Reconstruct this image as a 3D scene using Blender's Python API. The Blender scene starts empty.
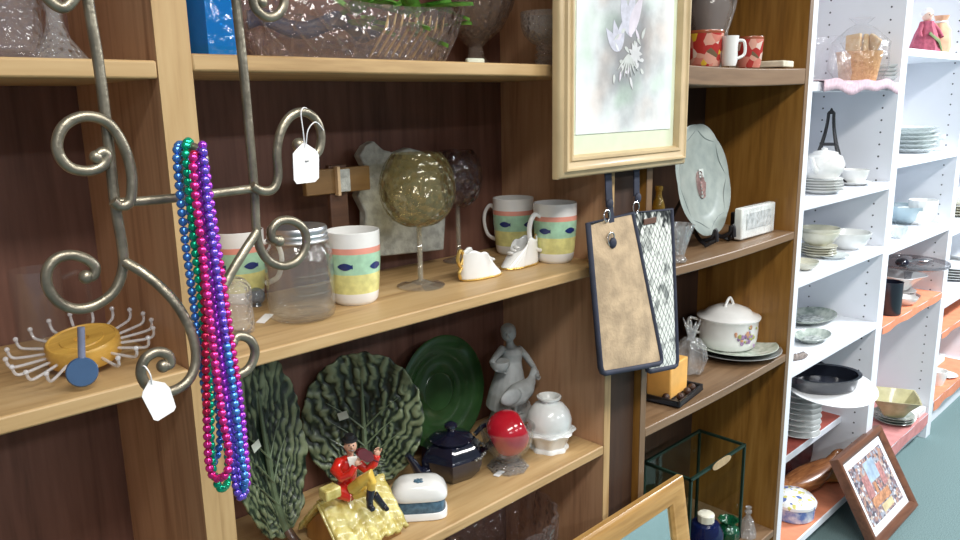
import bpy, bmesh, math, random
from mathutils import Vector as V, Matrix, noise
PI = math.pi
random.seed(4)
S = bpy.context.scene
COL = S.collection
H = 1.64                                   # camera height above the carpet; shelf heights below are relative to it

# ------------------------------------------------------------------ camera
F = 765.0
def _ray(x, y): return V((x-480.0, -(y-270.0), -F))
ax = _ray(1290, 86).normalized(); up = -_ray(547, 3780).normalized()
ax = (ax - up*up.dot(ax)).normalized(); ay = up.cross(ax)
ROT = Matrix((ax, ay, up))                 # camera -> world
CAM = V((0, -1.0, H))
cam = bpy.data.objects.new('camera', bpy.data.cameras.new('camera'))
COL.objects.link(cam)
cam.matrix_world = Matrix.Translation(CAM) @ ROT.to_4x4()
cam.data.lens = F/960*36; cam.data.sensor_width = 36; cam.data.clip_start = .02
S.camera = cam

def on(px, py, z):                         # the point of the level z (relative) seen at a pixel
    d = ROT @ _ray(px, py); t = (z+H-CAM.z)/d.z
    return CAM + d*t
def onY(px, py, Y):                        # the point of the upright plane Y seen at a pixel
    d = ROT @ _ray(px, py); t = (Y-CAM.y)/d.y
    return CAM + d*t
def along(px, Y, z):                       # the point of the line (Y, z) seen in a pixel column
    a = ROT.transposed() @ (V((0, Y, z+H))-CAM); b = ROT.transposed() @ V((1, 0, 0))
    k = (px-480.0)/F
    X = -(a.x + k*a.z)/(b.x + k*b.z)
    return V((X, Y, z+H))
def scl(P): return -(ROT.transposed() @ (P-CAM)).z/F      # metres per pixel at a point
def hat(P, py):                            # height above P of the pixel row py
    a = ROT.transposed() @ (P-CAM); b = ROT.transposed() @ V((0, 0, 1))
    k = -(py-270.0)/F
    return -(a.y + k*a.z)/(b.y + k*b.z)

# ------------------------------------------------------------------ materials
def _new(name):
    m = bpy.data.materials.new(name); m.use_nodes = True
    nt = m.node_tree; b = nt.nodes['Principled BSDF']
    return m, nt, b
def c4(c, k=1.0): return (min(1, c[0]*k), min(1, c[1]*k), min(1, c[2]*k), 1)
def N(nt, t, **kw):
    n = nt.nodes.new(t)
    for k, v in kw.items():
        if hasattr(n, k) and k not in n.inputs: setattr(n, k, v)
        else: n.inputs[k].default_value = v
    return n
def ramp(nt, stops, interp='LINEAR'):
    r = nt.nodes.new('ShaderNodeValToRGB'); cr = r.color_ramp; cr.interpolation = interp
    while len(cr.elements) < len(stops): cr.elements.new(.5)
    for e, (p, c) in zip(cr.elements, stops): e.position = p; e.color = c4(c)
    return r
def pm(name, col, rough=.5, metal=0, var=.12, scale=30, bump=0, coat=0, col2=None, bscale=None, detail=3, spec=None):
    m, nt, b = _new(name)
    tc = N(nt, 'ShaderNodeTexCoord')
    nz = N(nt, 'ShaderNodeTexNoise', Scale=scale, Detail=detail)
    nt.links.new(tc.outputs['Object'], nz.inputs['Vector'])
    a = col2 if col2 else tuple(x*(1-var) for x in col)
    e = col if col2 else tuple(min(1, x*(1+var)) for x in col)
    r = ramp(nt, [(.35, a), (.65, e)])
    nt.links.new(nz.outputs['Fac'], r.inputs['Fac']); nt.links.new(r.outputs['Color'], b.inputs['Base Color'])
    b.inputs['Roughness'].default_value = rough; b.inputs['Metallic'].default_value = metal
    if coat: b.inputs['Coat Weight'].default_value = coat; b.inputs['Coat Roughness'].default_value = .05
    if spec is not None: b.inputs['Specular IOR Level'].default_value = spec
    if bump:
        n2 = N(nt, 'ShaderNodeTexNoise', Scale=bscale or scale, Detail=4)
        nt.links.new(tc.outputs['Object'], n2.inputs['Vector'])
        bp = N(nt, 'ShaderNodeBump', Strength=bump, Distance=.004)
        nt.links.new(n2.outputs['Fac'], bp.inputs['Height']); nt.links.new(bp.outputs['Normal'], b.inputs['Normal'])
    return m
def wood(name, stops, axis='X', rough=.45, k=1.0):
    m, nt, b = _new(name)
    tc = N(nt, 'ShaderNodeTexCoord'); mp = N(nt, 'ShaderNodeMapping')
    s = {'X': (1.3, 16, 16), 'Y': (16, 1.3, 16), 'Z': (16, 16, 1.3)}[axis]
    mp.inputs['Scale'].default_value = tuple(v*k for v in s)
    nt.links.new(tc.outputs['Object'], mp.inputs['Vector'])
    n1 = N(nt, 'ShaderNodeTexNoise', Scale=1.0, Detail=5, Distortion=1.6)
    nt.links.new(mp.outputs['Vector'], n1.inputs['Vector'])
    m2 = N(nt, 'ShaderNodeMapping'); m2.inputs['Scale'].default_value = tuple(v*6*k for v in s)
    nt.links.new(tc.outputs['Object'], m2.inputs['Vector'])
    n2 = N(nt, 'ShaderNodeTexNoise', Scale=1.0, Detail=3)
    nt.links.new(m2.outputs['Vector'], n2.inputs['Vector'])
    mx = N(nt, 'ShaderNodeMath', operation='MULTIPLY_ADD'); mx.inputs[1].default_value = .35
    nt.links.new(n2.outputs['Fac'], mx.inputs[0])
    ml = N(nt, 'ShaderNodeMath', operation='MULTIPLY'); ml.inputs[1].default_value = .68
    nt.links.new(n1.outputs['Fac'], ml.inputs[0]); nt.links.new(ml.outputs[0], mx.inputs[2])
    r = ramp(nt, stops)
    nt.links.new(mx.outputs[0], r.inputs['Fac']); nt.links.new(r.outputs['Color'], b.inputs['Base Color'])
    b.inputs['Roughness'].default_value = rough
    bp = N(nt, 'ShaderNodeBump', Strength=.08, Distance=.002)
    nt.links.new(n2.outputs['Fac'], bp.inputs['Height']); nt.links.new(bp.outputs['Normal'], b.inputs['Normal'])
    return m
def glass(name, tint=(.93, .95, .95), blend=.22, rough=.04, bump=0, bscale=60, body=0, bodycol=(.8, .8, .8), pattern='noise'):
    """thin-walled glass: tinted see-through wall plus Fresnel mirror, a little milky body for pressed glass"""
    m, nt, b = _new(name); out = nt.nodes['Material Output']
    nt.nodes.remove(b)
    tr = N(nt, 'ShaderNodeBsdfTransparent'); tr.inputs['Color'].default_value = c4(tint)
    gl = N(nt, 'ShaderNodeBsdfGlossy', Roughness=rough)
    lw = N(nt, 'ShaderNodeLayerWeight', Blend=.5)          # Schlick's rule for a thin wall, the same from both sides
    pw = N(nt, 'ShaderNodeMath', operation='POWER'); pw.inputs[1].default_value = 3.5; nt.links.new(lw.outputs['Facing'], pw.inputs[0])
    ma = N(nt, 'ShaderNodeMath', operation='MULTIPLY_ADD'); ma.inputs[1].default_value = min(.9, blend*2.2); ma.inputs[2].default_value = .05; nt.links.new(pw.outputs[0], ma.inputs[0])
    mx = N(nt, 'ShaderNodeMixShader')
    nt.links.new(ma.outputs[0], mx.inputs[0])
    first = tr
    if body:
        df = N(nt, 'ShaderNodeBsdfDiffuse'); df.inputs['Color'].default_value = c4(bodycol)
        m0 = N(nt, 'ShaderNodeMixShader'); m0.inputs[0].default_value = body
        nt.links.new(tr.outputs[0], m0.inputs[1]); nt.links.new(df.outputs[0], m0.inputs[2]); first = m0
    nt.links.new(first.outputs[0], mx.inputs[1]); nt.links.new(gl.outputs[0], mx.inputs[2])
    nt.links.new(mx.outputs[0], out.inputs['Surface'])
    if bump:
        tc = N(nt, 'ShaderNodeTexCoord')
        if pattern == 'voronoi': n2 = N(nt, 'ShaderNodeTexVoronoi', Scale=bscale)
        else: n2 = N(nt, 'ShaderNodeTexNoise', Scale=bscale, Detail=2)
        nt.links.new(tc.outputs['Object'], n2.inputs['Vector'])
        bp = N(nt, 'ShaderNodeBump', Strength=bump, Distance=.01)
        nt.links.new(n2.outputs[0], bp.inputs['Height'])
        nt.links.new(bp.outputs['Normal'], gl.inputs['Normal']); nt.links.new(bp.outputs['Normal'], lw.inputs['Normal'])
    return m
def spots(name, stops, scale=60, rough=.25, interp='CONSTANT'):
    m, nt, b = _new(name)
    tc = N(nt, 'ShaderNodeTexCoord'); vo = N(nt, 'ShaderNodeTexVoronoi', Scale=scale)
    nt.links.new(tc.outputs['Object'], vo.inputs['Vector'])
    sp = N(nt, 'ShaderNodeSeparateColor'); nt.links.new(vo.outputs['Color'], sp.inputs[0])
    r = ramp(nt, stops, interp); nt.links.new(sp.outputs[0], r.inputs['Fac'])
    nt.links.new(r.outputs['Color'], b.inputs['Base Color']); b.inputs['Roughness'].default_value = rough
    return m

OAK = [(.32, (.31, .18, .072)), (.5, (.50, .325, .148)), (.70, (.58, .40, .20))]
oakX = wood('light oak laminate lengthwise', OAK, 'X'); oakZ = wood('light oak laminate upright', OAK, 'Z')
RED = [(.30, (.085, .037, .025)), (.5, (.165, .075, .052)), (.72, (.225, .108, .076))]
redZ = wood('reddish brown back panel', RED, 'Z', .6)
SIDE = [(.30, (.30, .145, .075)), (.5, (.52, .295, .165)), (.72, (.61, .37, .22))]
sideZ = wood('brown laminate side panel', SIDE, 'Z', .5)
DARK = [(.28, (.14, .056, .010)), (.5, (.285, .130, .024)), (.72, (.39, .195, .045))]
darkZ = wood('golden brown oak upright', DARK, 'Z', .4); darkX = wood('golden brown oak lengthwise', [(.3, (.13, .075, .038)), (.5, (.21, .125, .066)), (.72, (.27, .17, .095))], 'X', .4)
darkE = wood('dull brown edge band', [(.3, (.12, .068, .034)), (.5, (.19, .112, .058)), (.72, (.24, .15, .082))], 'Z', .4)
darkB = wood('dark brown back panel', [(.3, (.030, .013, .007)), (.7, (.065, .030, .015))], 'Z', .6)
white_lam = pm('white laminate', (.80, .82, .87), .4, var=.02, scale=4)
hole_black = pm('dark shelf pin hole', (.05, .05, .06), .8)
metal_rod = pm('aged pewter metal', (.275, .245, .185), .36, .8, var=.25, scale=60, bump=.15, bscale=200)
china = pm('white glazed china', (.84, .84, .82), .18, var=.03, coat=.4)
cream = pm('cream glazed china', (.74, .71, .58), .2, var=.05, coat=.4)
gold = pm('bright gold trim', (.72, .48, .14), .28, .8)
paper = pm('white paper', (.86, .86, .85), .8, var=.03)
black_gl = pm('glossy blue black glaze', (.008, .009, .022), .08, coat=.8, var=.3)
black_m = pm('black painted metal', (.015, .015, .018), .4)
chrome = pm('polished steel', (.75, .75, .77), .15, 1.0, var=.05)
zinc = pm('dull zinc lid', (.55, .57, .60), .35, .9, var=.12)
clear = glass('clear glass', (.97, .98, .98), .2, body=.03)
cut = glass('cut crystal', (.95, .94, .95), .36, .05, .9, 90, .07, (.85, .82, .85), 'voronoi')
crystal = glass('bright crystal', (.97, .98, .985), .38, .05, 1.0, 110, .13, (.93, .95, .97), 'voronoi')

# ------------------------------------------------------------------ mesh building
class MB:
    def __init__(s): s.bm = bmesh.new()
    def _f(s, vs, mi):
        try:
            f = s.bm.faces.new(vs); f.material_index = mi; return f
        except ValueError: return None
    def lathe(s, prof, seg=32, mi=0, M=None, mod=None, close=False):
        """prof: (r, z) or (r, z, mi) - that mi paints the band up to the next ring"""
        M = M or Matrix(); rings = []
        for p in prof:
            r, z = p[0], p[1]
            if r < 1e-6: rings.append([s.bm.verts.new(M @ V((0, 0, z)))])
            else:
                ring = []
                for i in range(seg):
                    a = 2*PI*i/seg; k = mod(a, r, z) if mod else 1
                    ring.append(s.bm.verts.new(M @ V((r*k*math.cos(a), r*k*math.sin(a), z))))
                rings.append(ring)
        pairs = list(zip(range(len(rings)-1), range(1, len(rings))))
        if close: pairs.append((len(rings)-1, 0))
        for a, b in pairs:
            A, B = rings[a], rings[b]; m = prof[a][2] if len(prof[a]) > 2 else mi
            if len(A) == 1 and len(B) == 1: continue
            for i in range(seg):
                j = (i+1) % seg
                if len(A) == 1: s._f((A[0], B[j], B[i]), m)
                elif len(B) == 1: s._f((A[i], A[j], B[0]), m)
                else: s._f((A[i], A[j], B[j], B[i]), m)
        return s
    def tube(s, pts, r, seg=10, mi=0, closed=False, cap=True, flat=1.0):
        P = [V(p) for p in pts]; n = len(P)
        R = r if isinstance(r, (list, tuple)) else [r]*n
        T = []
        for i in range(n):
            a = P[(i-1) % n] if (closed or i > 0) else P[i]; b = P[(i+1) % n] if (closed or i < n-1) else P[i]
            t = (b-a); T.append(t.normalized() if t.length > 1e-9 else V((0, 0, 1)))
        u = T[0].orthogonal().normalized(); rings = []
        for i in range(n):
            u = (u - T[i]*u.dot(T[i])); u = u.normalized() if u.length > 1e-6 else T[i].orthogonal().normalized()
            w = T[i].cross(u)
            rings.append([s.bm.verts.new(P[i] + (u*math.cos(2*PI*k/seg) + w*math.sin(2*PI*k/seg)*flat)*R[i]) for k in range(seg)])
        for i in range(n if closed else n-1):
            A, B = rings[i], rings[(i+1) % n]
            for k in range(seg): s._f((A[k], A[(k+1) % seg], B[(k+1) % seg], B[k]), mi)
        if not closed and cap:
            s._f(list(reversed(rings[0])), mi); s._f(rings[-1], mi)
        return s
    def box(s, c, d, mi=0, M=None):
        M = M or Matrix(); c = V(c); x, y, z = (v/2 for v in d)
        vs = [s.bm.verts.new(M @ (c+V((i*x, j*y, k*z)))) for k in (-1, 1) for j in (-1, 1) for i in (-1, 1)]
        for q in ((0, 2, 3, 1), (4, 5, 7, 6), (0, 1, 5, 4), (2, 6, 7, 3), (0, 4, 6, 2), (1, 3, 7, 5)): s._f([vs[i] for i in q], mi)
        return s
    def ell(s, c, r, mi=0, seg=16, rings=10, M=None):
        if not isinstance(r, (list, tuple)): r = (r, r, r)
        T = (M or Matrix()) @ Matrix.Translation(V(c)) @ Matrix.Diagonal((r[0], r[1], r[2], 1))
        return s.lathe([(math.sin(PI*i/rings) if 0 < i < rings else 0, -math.cos(PI*i/rings)) for i in range(rings+1)], seg, mi, T)
    def prism(s, poly, t0, t1, mi=0, M=None, mside=None):
        M = M or Matrix()
        a = [s.bm.verts.new(M @ V((x, y, t0))) for x, y in poly]; b = [s.bm.verts.new(M @ V((x, y, t1))) for x, y in poly]
        n = len(poly)
        s._f(list(reversed(a)), mi); s._f(b, mi)
        for i in range(n): s._f((a[i], a[(i+1) % n], b[(i+1) % n], b[i]), mi if mside is None else mside)
        return s
    def hexa(s, a, b, mi=0):
        """solid between two loops of points of equal length"""
        A = [s.bm.verts.new(V(p)) for p in a]; B = [s.bm.verts.new(V(p)) for p in b]; n = len(A)
        s._f(list(reversed(A)), mi); s._f(B, mi)
        for i in range(n): s._f((A[i], A[(i+1) % n], B[(i+1) % n], B[i]), mi)
        return s
    def grid(s, fn, nu, nv, mi=0, wrap=False):
        g = [[s.bm.verts.new(V(fn(i/nu, j/nv))) for j in range(nv+1)] for i in range(nu if wrap else nu+1)]
        for i in range(nu):
            for j in range(nv):
                A, B = g[i], g[(i+1) % len(g)]
                s._f((A[j], B[j], B[j+1], A[j+1]), mi)
        return s
    def mesh(s, name, mats, sharp=.7):
        bmesh.ops.remove_doubles(s.bm, verts=s.bm.verts, dist=1e-6)
        bmesh.ops.recalc_face_normals(s.bm, faces=s.bm.faces)
        for f in s.bm.faces: f.smooth = True
        for e in s.bm.edges:
            if len(e.link_faces) == 2 and e.calc_face_angle(0) > sharp: e.smooth = False
        me = bpy.data.meshes.new(name); s.bm.to_mesh(me); s.bm.free()
        for m in (mats if isinstance(mats, (list, tuple)) else [mats]): me.materials.append(m)
        return me
    def build(s, name, mats, parent=None, bevel=0, solid=0, sub=0, remesh=0, sharp=.7, label=None):
        o = bpy.data.objects.new(name, s.mesh(name, mats, sharp)); COL.objects.link(o)
        if parent: o.parent = parent
        if label: o['label'] = label
        if solid:
            m = o.modifiers.new('wall', 'SOLIDIFY'); m.thickness = solid; m.offset = 0
        if remesh:
            m = o.modifiers.new('fuse', 'REMESH'); m.mode = 'VOXEL'; m.voxel_size = remesh; m.use_smooth_shade = True
            m = o.modifiers.new('soft', 'SMOOTH'); m.factor = .5; m.iterations = 4
        if bevel:
            m = o.modifiers.new('edge', 'BEVEL'); m.width = bevel; m.segments = 2; m.limit_method = 'ANGLE'; m.angle_limit = .6
        if sub:
            m = o.modifiers.new('sub', 'SUBSURF'); m.levels = m.render_levels = sub
        return o
def tag(o, label, cat, group=None, kind=None):
    o['label'] = label; o['category'] = cat
    if group: o['group'] = group
    if kind: o['kind'] = kind
    return o
def thing(name, label, cat, loc=(0, 0, 0), rz=0, group=None, M=None):
    o = bpy.data.objects.new(name, None); COL.objects.link(o); o.empty_display_size = .05
    if M is not None: o.matrix_world = M
    else: o.location = loc; o.rotation_euler = (0, 0, rz)
    return tag(o, label, cat, group)
def put(o, loc, rz=0, M=None):
    if M is not None: o.matrix_world = M
    else: o.location = loc; o.rotation_euler = (0, 0, rz)
    return o
def clone(root, loc, label, rz=None, group=None):
    r = root.copy(); COL.objects.link(r); r.location = loc; r['label'] = label
    if rz is not None: r.rotation_euler = (0, 0, rz)
    if group: r['group'] = group
    for ch in list(root.children):
        c = ch.copy(); COL.objects.link(c); c.parent = r
        for g in list(ch.children):
            d = g.copy(); COL.objects.link(d); d.parent = c
    return r
def standing(base, r, yaw=0, tilt=.2):
    """frame of a plate standing on its rim at base: x right, y up, z out of its face; yaw 0 faces the aisle"""
    n = V((math.cos(tilt)*math.sin(yaw), -math.cos(tilt)*math.cos(yaw), math.sin(tilt)))
    u = V((-math.sin(tilt)*math.sin(yaw), math.sin(tilt)*math.cos(yaw), math.cos(tilt)))
    x = u.cross(n); c = V(base) + u*r
    return Matrix(((x.x, u.x, n.x, c.x), (x.y, u.y, n.y, c.y), (x.z, u.z, n.z, c.z), (0, 0, 0, 1)))
def spline(pts, k=6, closed=False):
    P = [V(p) for p in pts]; n = len(P); out = []
    for i in range(n if closed else n-1):
        g = lambda j: P[j % n] if closed else P[max(0, min(n-1, j))]
        a, b, c, d = g(i-1), g(i), g(i+1), g(i+2)
        for q in range(k):
            t = q/k
            out.append(.5*((2*b) + (c-a)*t + (2*a-5*b+4*c-d)*t*t + (3*b-a-3*c+d)*t**3))
    if not closed: out.append(P[-1])
    return out
def struct(name, mb, mats, bevel=0):
    o = mb.build(name, mats, bevel=bevel); o['kind'] = 'structure'; return o

# ------------------------------------------------------------------ the room
DEP = .33
carpet = pm('teal carpet', (.155, .225, .225), .95, var=.25, scale=260, bump=.5, bscale=500, spec=.1)
wallp = pm('off white painted wall', (.6, .6, .58), .8, var=.03)
struct('floor', MB().box((3, -1.0, -.05), (14, 6, .1)), carpet)
struct('wall_back', MB().box((3, DEP+.10, 1.35), (14, .1, 2.7)), wallp)
struct('ceiling', MB().box((3, -1.0, 2.75), (14, 6, .1)), wallp)

# ------------------------------------------------------------------ shelving
PINY = (.05, .27)
def bookcase(name, label, X0, X1, tops, mats, th=.0225, t=.0225, dep=DEP, top=.46, sag=0, base=-1.62+.06, front=None):
    """mats: (shelf, side, back); a freestanding case on the carpet"""
    o = thing(name, label, 'bookcase', (X0, 0, 0))
    w = X1-X0
    for x in (t/2, w-t/2):
        sp = MB().box((x, dep/2+.001, (top+H)/2), (t, dep-.002, top+H)).build('side_panel', mats[1], o)
        MB().box((x, .001, (top+H)/2), (t, .002, top+H)).build('edge_band', mats[3], sp)
    MB().box((w/2, dep-.004, (top+H)/2), (w-2*t, .006, top+H-.02)).build('back_panel', mats[2], o)
    MB().box((w/2, dep/2-.004, top+H-.012), (w-2*t, dep-.012, .024)).build('top_board', mats[0], o, bevel=.002)
    for z in tops:
        fr = (front or {}).get(z, 0); d = dep-.008-fr
        def fn(u, v, lo): pass
        mb = MB(); nx = 12; iw = w-2*t-.001; hh = th if not isinstance(th, dict) else th[z]
        a = []; b = []
        for i in range(nx+1):
            x = t+.0005+iw*i/nx; dz = -sag*math.sin(PI*i/nx)
            a.append([(x, fr, z+H+dz), (x, fr+d, z+H+dz)]); b.append([(x, fr, z+H-hh+dz), (x, fr+d, z+H-hh+dz)])
        vs = [[mb.bm.verts.new(V(p)) for p in (a[i][0], a[i][1], b[i][1], b[i][0])] for i in range(nx+1)]
        for i in range(nx):
            for k in range(4): mb._f((vs[i][k], vs[i][(k+1) % 4], vs[i+1][(k+1) % 4], vs[i+1][k]), 0)
        mb._f(vs[0], 0); mb._f(list(reversed(vs[-1])), 0)
        mb.build('shelf', mats[0], o, bevel=.003)
    MB().box((w/2, .04, .05), (w-2*t-.002, .02, .1)).build('kick_board', mats[0], o)
    return o
ZT1, ZM, ZT2, ZB, ZL = .0605, -.35, .0705, -.788, -1.22
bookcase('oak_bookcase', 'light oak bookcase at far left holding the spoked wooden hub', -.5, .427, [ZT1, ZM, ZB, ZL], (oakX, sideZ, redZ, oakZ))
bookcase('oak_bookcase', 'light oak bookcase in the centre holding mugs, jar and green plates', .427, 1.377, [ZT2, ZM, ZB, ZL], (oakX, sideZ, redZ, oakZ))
Z3 = (.083, -.404, -.80, -1.42)
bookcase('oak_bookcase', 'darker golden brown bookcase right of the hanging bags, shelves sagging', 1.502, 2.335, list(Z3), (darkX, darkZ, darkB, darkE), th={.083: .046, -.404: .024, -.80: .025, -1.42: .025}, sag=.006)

struct('gap_shade_strip', MB().box((1.4395, .03, H-.58), (.121, .02, 2*(H-.58))), darkB)  # added dark strip standing in for the shade in the gap between bookcases
def white_unit(label, X0, X1, tops, fronts, cloths=()):
    t = .032; o = thing('white_shelf_unit', label, 'shelving', (X0, 0, 0)); w = X1-X0; top = .62
    for x, sgn in ((t/2, 1), (w-t/2, -1)):
        mb = MB().box((x, DEP/2, (top+H)/2), (t, DEP, top+H))
        for y in PINY:
            for i in range(44):
                z = .2+i*.045
                mb.lathe([(0, 0), (.0035, 0), (.0035, .001), (0, .001)], 8, 1, Matrix.Translation((x+sgn*(t/2-.0003), y, z)) @ Matrix.Rotation(sgn*PI/2, 4, 'Y'))
        mb.build('side_panel', [white_lam, hole_black], o)
    MB().box((w/2, DEP-.004, (top+H)/2), (w-2*t, .006, top+H-.02)).build('back_panel', white_lam, o)
    for z in tops:
        f = fronts.get(z, 0)
        MB().box((w/2, (f+DEP-.008)/2, z+H-.0145), (w-2*t-.001, DEP-.008-f, .029)).build('shelf', white_lam, o, bevel=.002)
    MB().box((w/2, .05, .045), (w-2*t-.002, .02, .09)).build('kick_board', white_lam, o)
    return o
W1 = (.045, -.318, -.566, -.868, -1.29, -1.55)
W2 = (.170, -.245, -.582, -.905, -1.51)
W3 = (.12, -.26, -.62, -.97, -1.12, -1.47)
white_unit('white shelf unit next to the brown bookcase, full of plates', 2.336, 3.150, W1, {-1.29: .1})
white_unit('white shelf unit with the glass cake stand and black mug', 3.151, 3.995, W2, {})
white_unit('white shelf unit cut off by the right edge of the photo', 3.996, 4.85, W3, {})


# ------------------------------------------------------------------ shared shapes
def vessel(name, mats, label, cat, P, R, h, prof, seg=32, group=None, mod=None, rz=0, sharp=.7):
    """lathe-turned single vessel; prof in fractions of R and h"""
    mb = MB().lathe([(p[0]*R, p[1]*h) + tuple(p[2:]) for p in prof], seg, 0, None, mod)
    o = mb.build(name, mats, sharp=sharp); put(o, P, rz); return tag(o, label, cat, group)
def plate_prof(r, h, t=.0035): return [(0, 0), (r*.58, 0), (r*.62, .001), (r*.97, h-.001), (r, h), (r*.985, h+.001), (r*.64, t+.001), (r*.56, t), (0, t)]
def bowl_prof(r, h, t=.004): return [(0, 0), (r*.45, 0), (r*.5, .004), (r*.78, h*.3), (r*.97, h*.8), (r, h), (r*.96, h), (r*.90, h*.8), (r*.7, h*.32), (r*.4, t+.004), (0, t+.004)]
ORD = ['topmost', 'second from the top', 'third from the top', 'fourth from the top', 'fifth from the top', 'sixth from the top', 'seventh from the top', 'eighth from the top', 'lowest']
def stack(n, P, r, h, dz, mats, what, group, name='plate', cat='plate', prof=None, wob=.002):
    me = MB().lathe((prof or plate_prof)(r, h), 40).mesh(name, mats); top = None
    for i in range(n):
        o = bpy.data.objects.new(name, me); COL.objects.link(o)
        o.location = V(P)+V((random.uniform(-wob, wob), random.uniform(-wob, wob), dz*i))
        k = n-1-i; word = 'lowest' if (i == 0 and n > 1) else ORD[k]
        tag(o, what % word, cat, group); top = o.location.z+h
    return top
def pxprism(mb, pts, Y, th, mi=0, Yb=None):
    """solid slab whose face outline is laid out on the upright plane Y (Yb: plane reached at the lowest pixel)"""
    ys = [p[1] for p in pts]; y0, y1 = min(ys), max(ys)
    A = [onY(x, y, Y if Yb is None else Y+(Yb-Y)*(y-y0)/(y1-y0)) for x, y in pts]
    return mb.hexa(A, [p+V((0, th, 0)) for p in A], mi)
def local(o, mbpts): pass
def rebase(o, base):
    """moves the mesh's origin to the base point"""
    o.data.transform(Matrix.Translation(-V(base))); o.location = base; return o

# ------------------------------------------------------------------ left bookcase: glass on top, spoked hub below
P = along(8, .10, ZT1); s = scl(P)
vessel('glass_bowl', cut, 'ribbed pressed glass bowl cut off by the left edge on the top shelf', 'bowl', P, 36*s, .12,
       [(0, 0), (.9, 0), (1, .03), (1, .2), (1.04, .24), (1, .28), (1, .5), (1.05, .55), (1, .6), (1.08, .9), (1.12, 1), (1.06, 1), (.95, .6), (.9, .1), (0, .06)], 40,
       mod=lambda a, r, z: 1+.03*math.cos(18*a))
P = along(60, .07, ZT1); s = scl(P); R = 27*s
t = thing('glass_compote', 'footed clear glass compote on the top shelf right of the ribbed bowl', 'compote', P)
MB().lathe([(0, 0), (R, 0), (R, .003), (R*.8, .012), (R*.45, .028), (R*.30, .044), (R*.27, .058), (R*.36, .066), (R*.3, .075), (0, .075)], 36).build('foot', crystal, t)
MB().lathe([(0, .075), (R*.5, .077), (R*1.25, .10), (R*1.5, .135), (R*1.55, .15), (R*1.48, .15), (R*1.2, .105), (R*.4, .083), (0, .083)], 36).build('bowl', crystal, t)
P2 = P+V((0, 0, .086)); o = MB().ell((0, 0, .022), (R*.95, R*.8, .022)).build('wax_melt', cream); put(o, P2); tag(o, 'pale cream wax ball in the footed glass compote', 'candle')

P = on(88, 367, ZM); s = scl(P); R = 34*s
t = thing('spoked_hub', 'round yellow wooden hub with clear acrylic spokes on the left bookcase', 'rack', P)
hubw = wood('turned amber wood', [(.3, (.50, .27, .05)), (.6, (.66, .39, .08)), (.75, (.74, .47, .12))], 'X', .3, 2.5)
acry = glass('clear acrylic', (.96, .96, .97), .32, .05, body=.42, bodycol=(.90, .90, .92))
MB().lathe([(0, .006), (R*.94, .004), (R, .008), (R, .029), (R*.94, .033), (R*.9, .033), (R*.88, .0315), (R*.6, .0315), (R*.58, .033), (R*.2, .033), (R*.17, .026), (0, .026)], 48).build('hub', hubw, t)
NS = 20
t.rotation_euler = Matrix.Rotation(.20, 3, V((.717, -.697, 0))).to_euler(); t.location.z += .012
for i in range(NS):
    a = 2*PI*(i+.5)/NS; c, sn = math.cos(a), math.sin(a); L = R*1.90
    mb = MB().tube(spline([(R*.95*c, R*.95*sn, .017), (L*.9*c, L*.9*sn, .017), (L*c, L*sn, .021), (L*1.02*c, L*1.02*sn, .030)], 4), .0021, 8)
    mb.ell((L*1.02*c, L*1.02*sn, .032), .0036, 0, 10, 6)
    mb.build('spoke', acry, t)
bl = pm('dull blue plastic', (.055, .115, .23), .35, var=.08)
gp = pm('grey blue plastic', (.20, .22, .32), .4)
yd = on(84, 391, ZM).y; Dw = onY(82, 372, yd); Tw = onY(81, 327, yd+.006)
Mi = (Matrix.Translation(t.location) @ t.rotation_euler.to_matrix().to_4x4()).inverted()
dl = Mi @ Dw; vd = (Mi.to_3x3() @ (CAM-Dw+V((0, 0, -.15)))).normalized()
MB().lathe([(0, -.003), (.0175, -.003), (.019, -.001), (.019, .002), (.0175, .004), (0, .004)], 28, 0, Matrix.Translation(dl) @ vd.to_track_quat('Z', 'Y').to_matrix().to_4x4()).build('dial', bl, t, label='blue round dial')
MB().tube([dl-vd*.002, Mi @ Tw], .0045, 10).build('stem', gp, t, label='grey upright stem')

# faint glass mug behind
P = on(34, 338, ZM); P.y = min(P.y, .27); R = .036
t = thing('glass_mug', 'plain clear glass mug at the dark back of the left bookcase', 'mug', P)
ghost = glass('thin clear glass', (.985, .985, .985), .10, .10, body=.02, bodycol=(.8, .7, .65))
MB().lathe([(0, 0), (R*.95, 0), (R, .004), (R, .12), (R*.95, .12), (R*.93, .008), (0, .008)], 32).build('body', ghost, t)
MB().tube(spline([(R, 0, .10), (R+.025, 0, .105), (R+.035, 0, .08), (R+.034, 0, .04), (R+.022, 0, .018), (R, 0, .02)], 5), .005, 8).build('handle', ghost, t)

# ------------------------------------------------------------------ centre bookcase, top shelf
P = along(212, .09, ZT2); s = scl(P)
bglass = glass('cobalt blue glass', (.05, .45, .85), .3, .05, .6, 40, .55, (.008, .22, .62))
t = thing('blue_glass_vase', 'bright blue square glass vase beside the left post on the top shelf', 'vase', P, .25)
w = 21*s
pr = [(w*.98, 0), (w, .004), (w*.97, .04), (w*1.0, .09), (w*.86, .13), (w*.6, .15), (w*.62, .165)]
sq = lambda a, r, z: 1/max(abs(math.cos(a)), abs(math.sin(a)))**.8
MB().lathe([(0, 0)]+pr+[(w*.55, .165), (w*.55, .15), (w*.8, .128), (w*.92, .09), (w*.9, .016), (0, .016)], 48, mod=sq).build('body', bglass, t)
MB().lathe([(w*.60, .165), (w*.68, .168), (w*.68, .173), (w*.55, .173), (w*.55, .165)], 32).build('rim', bglass, t)

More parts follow.
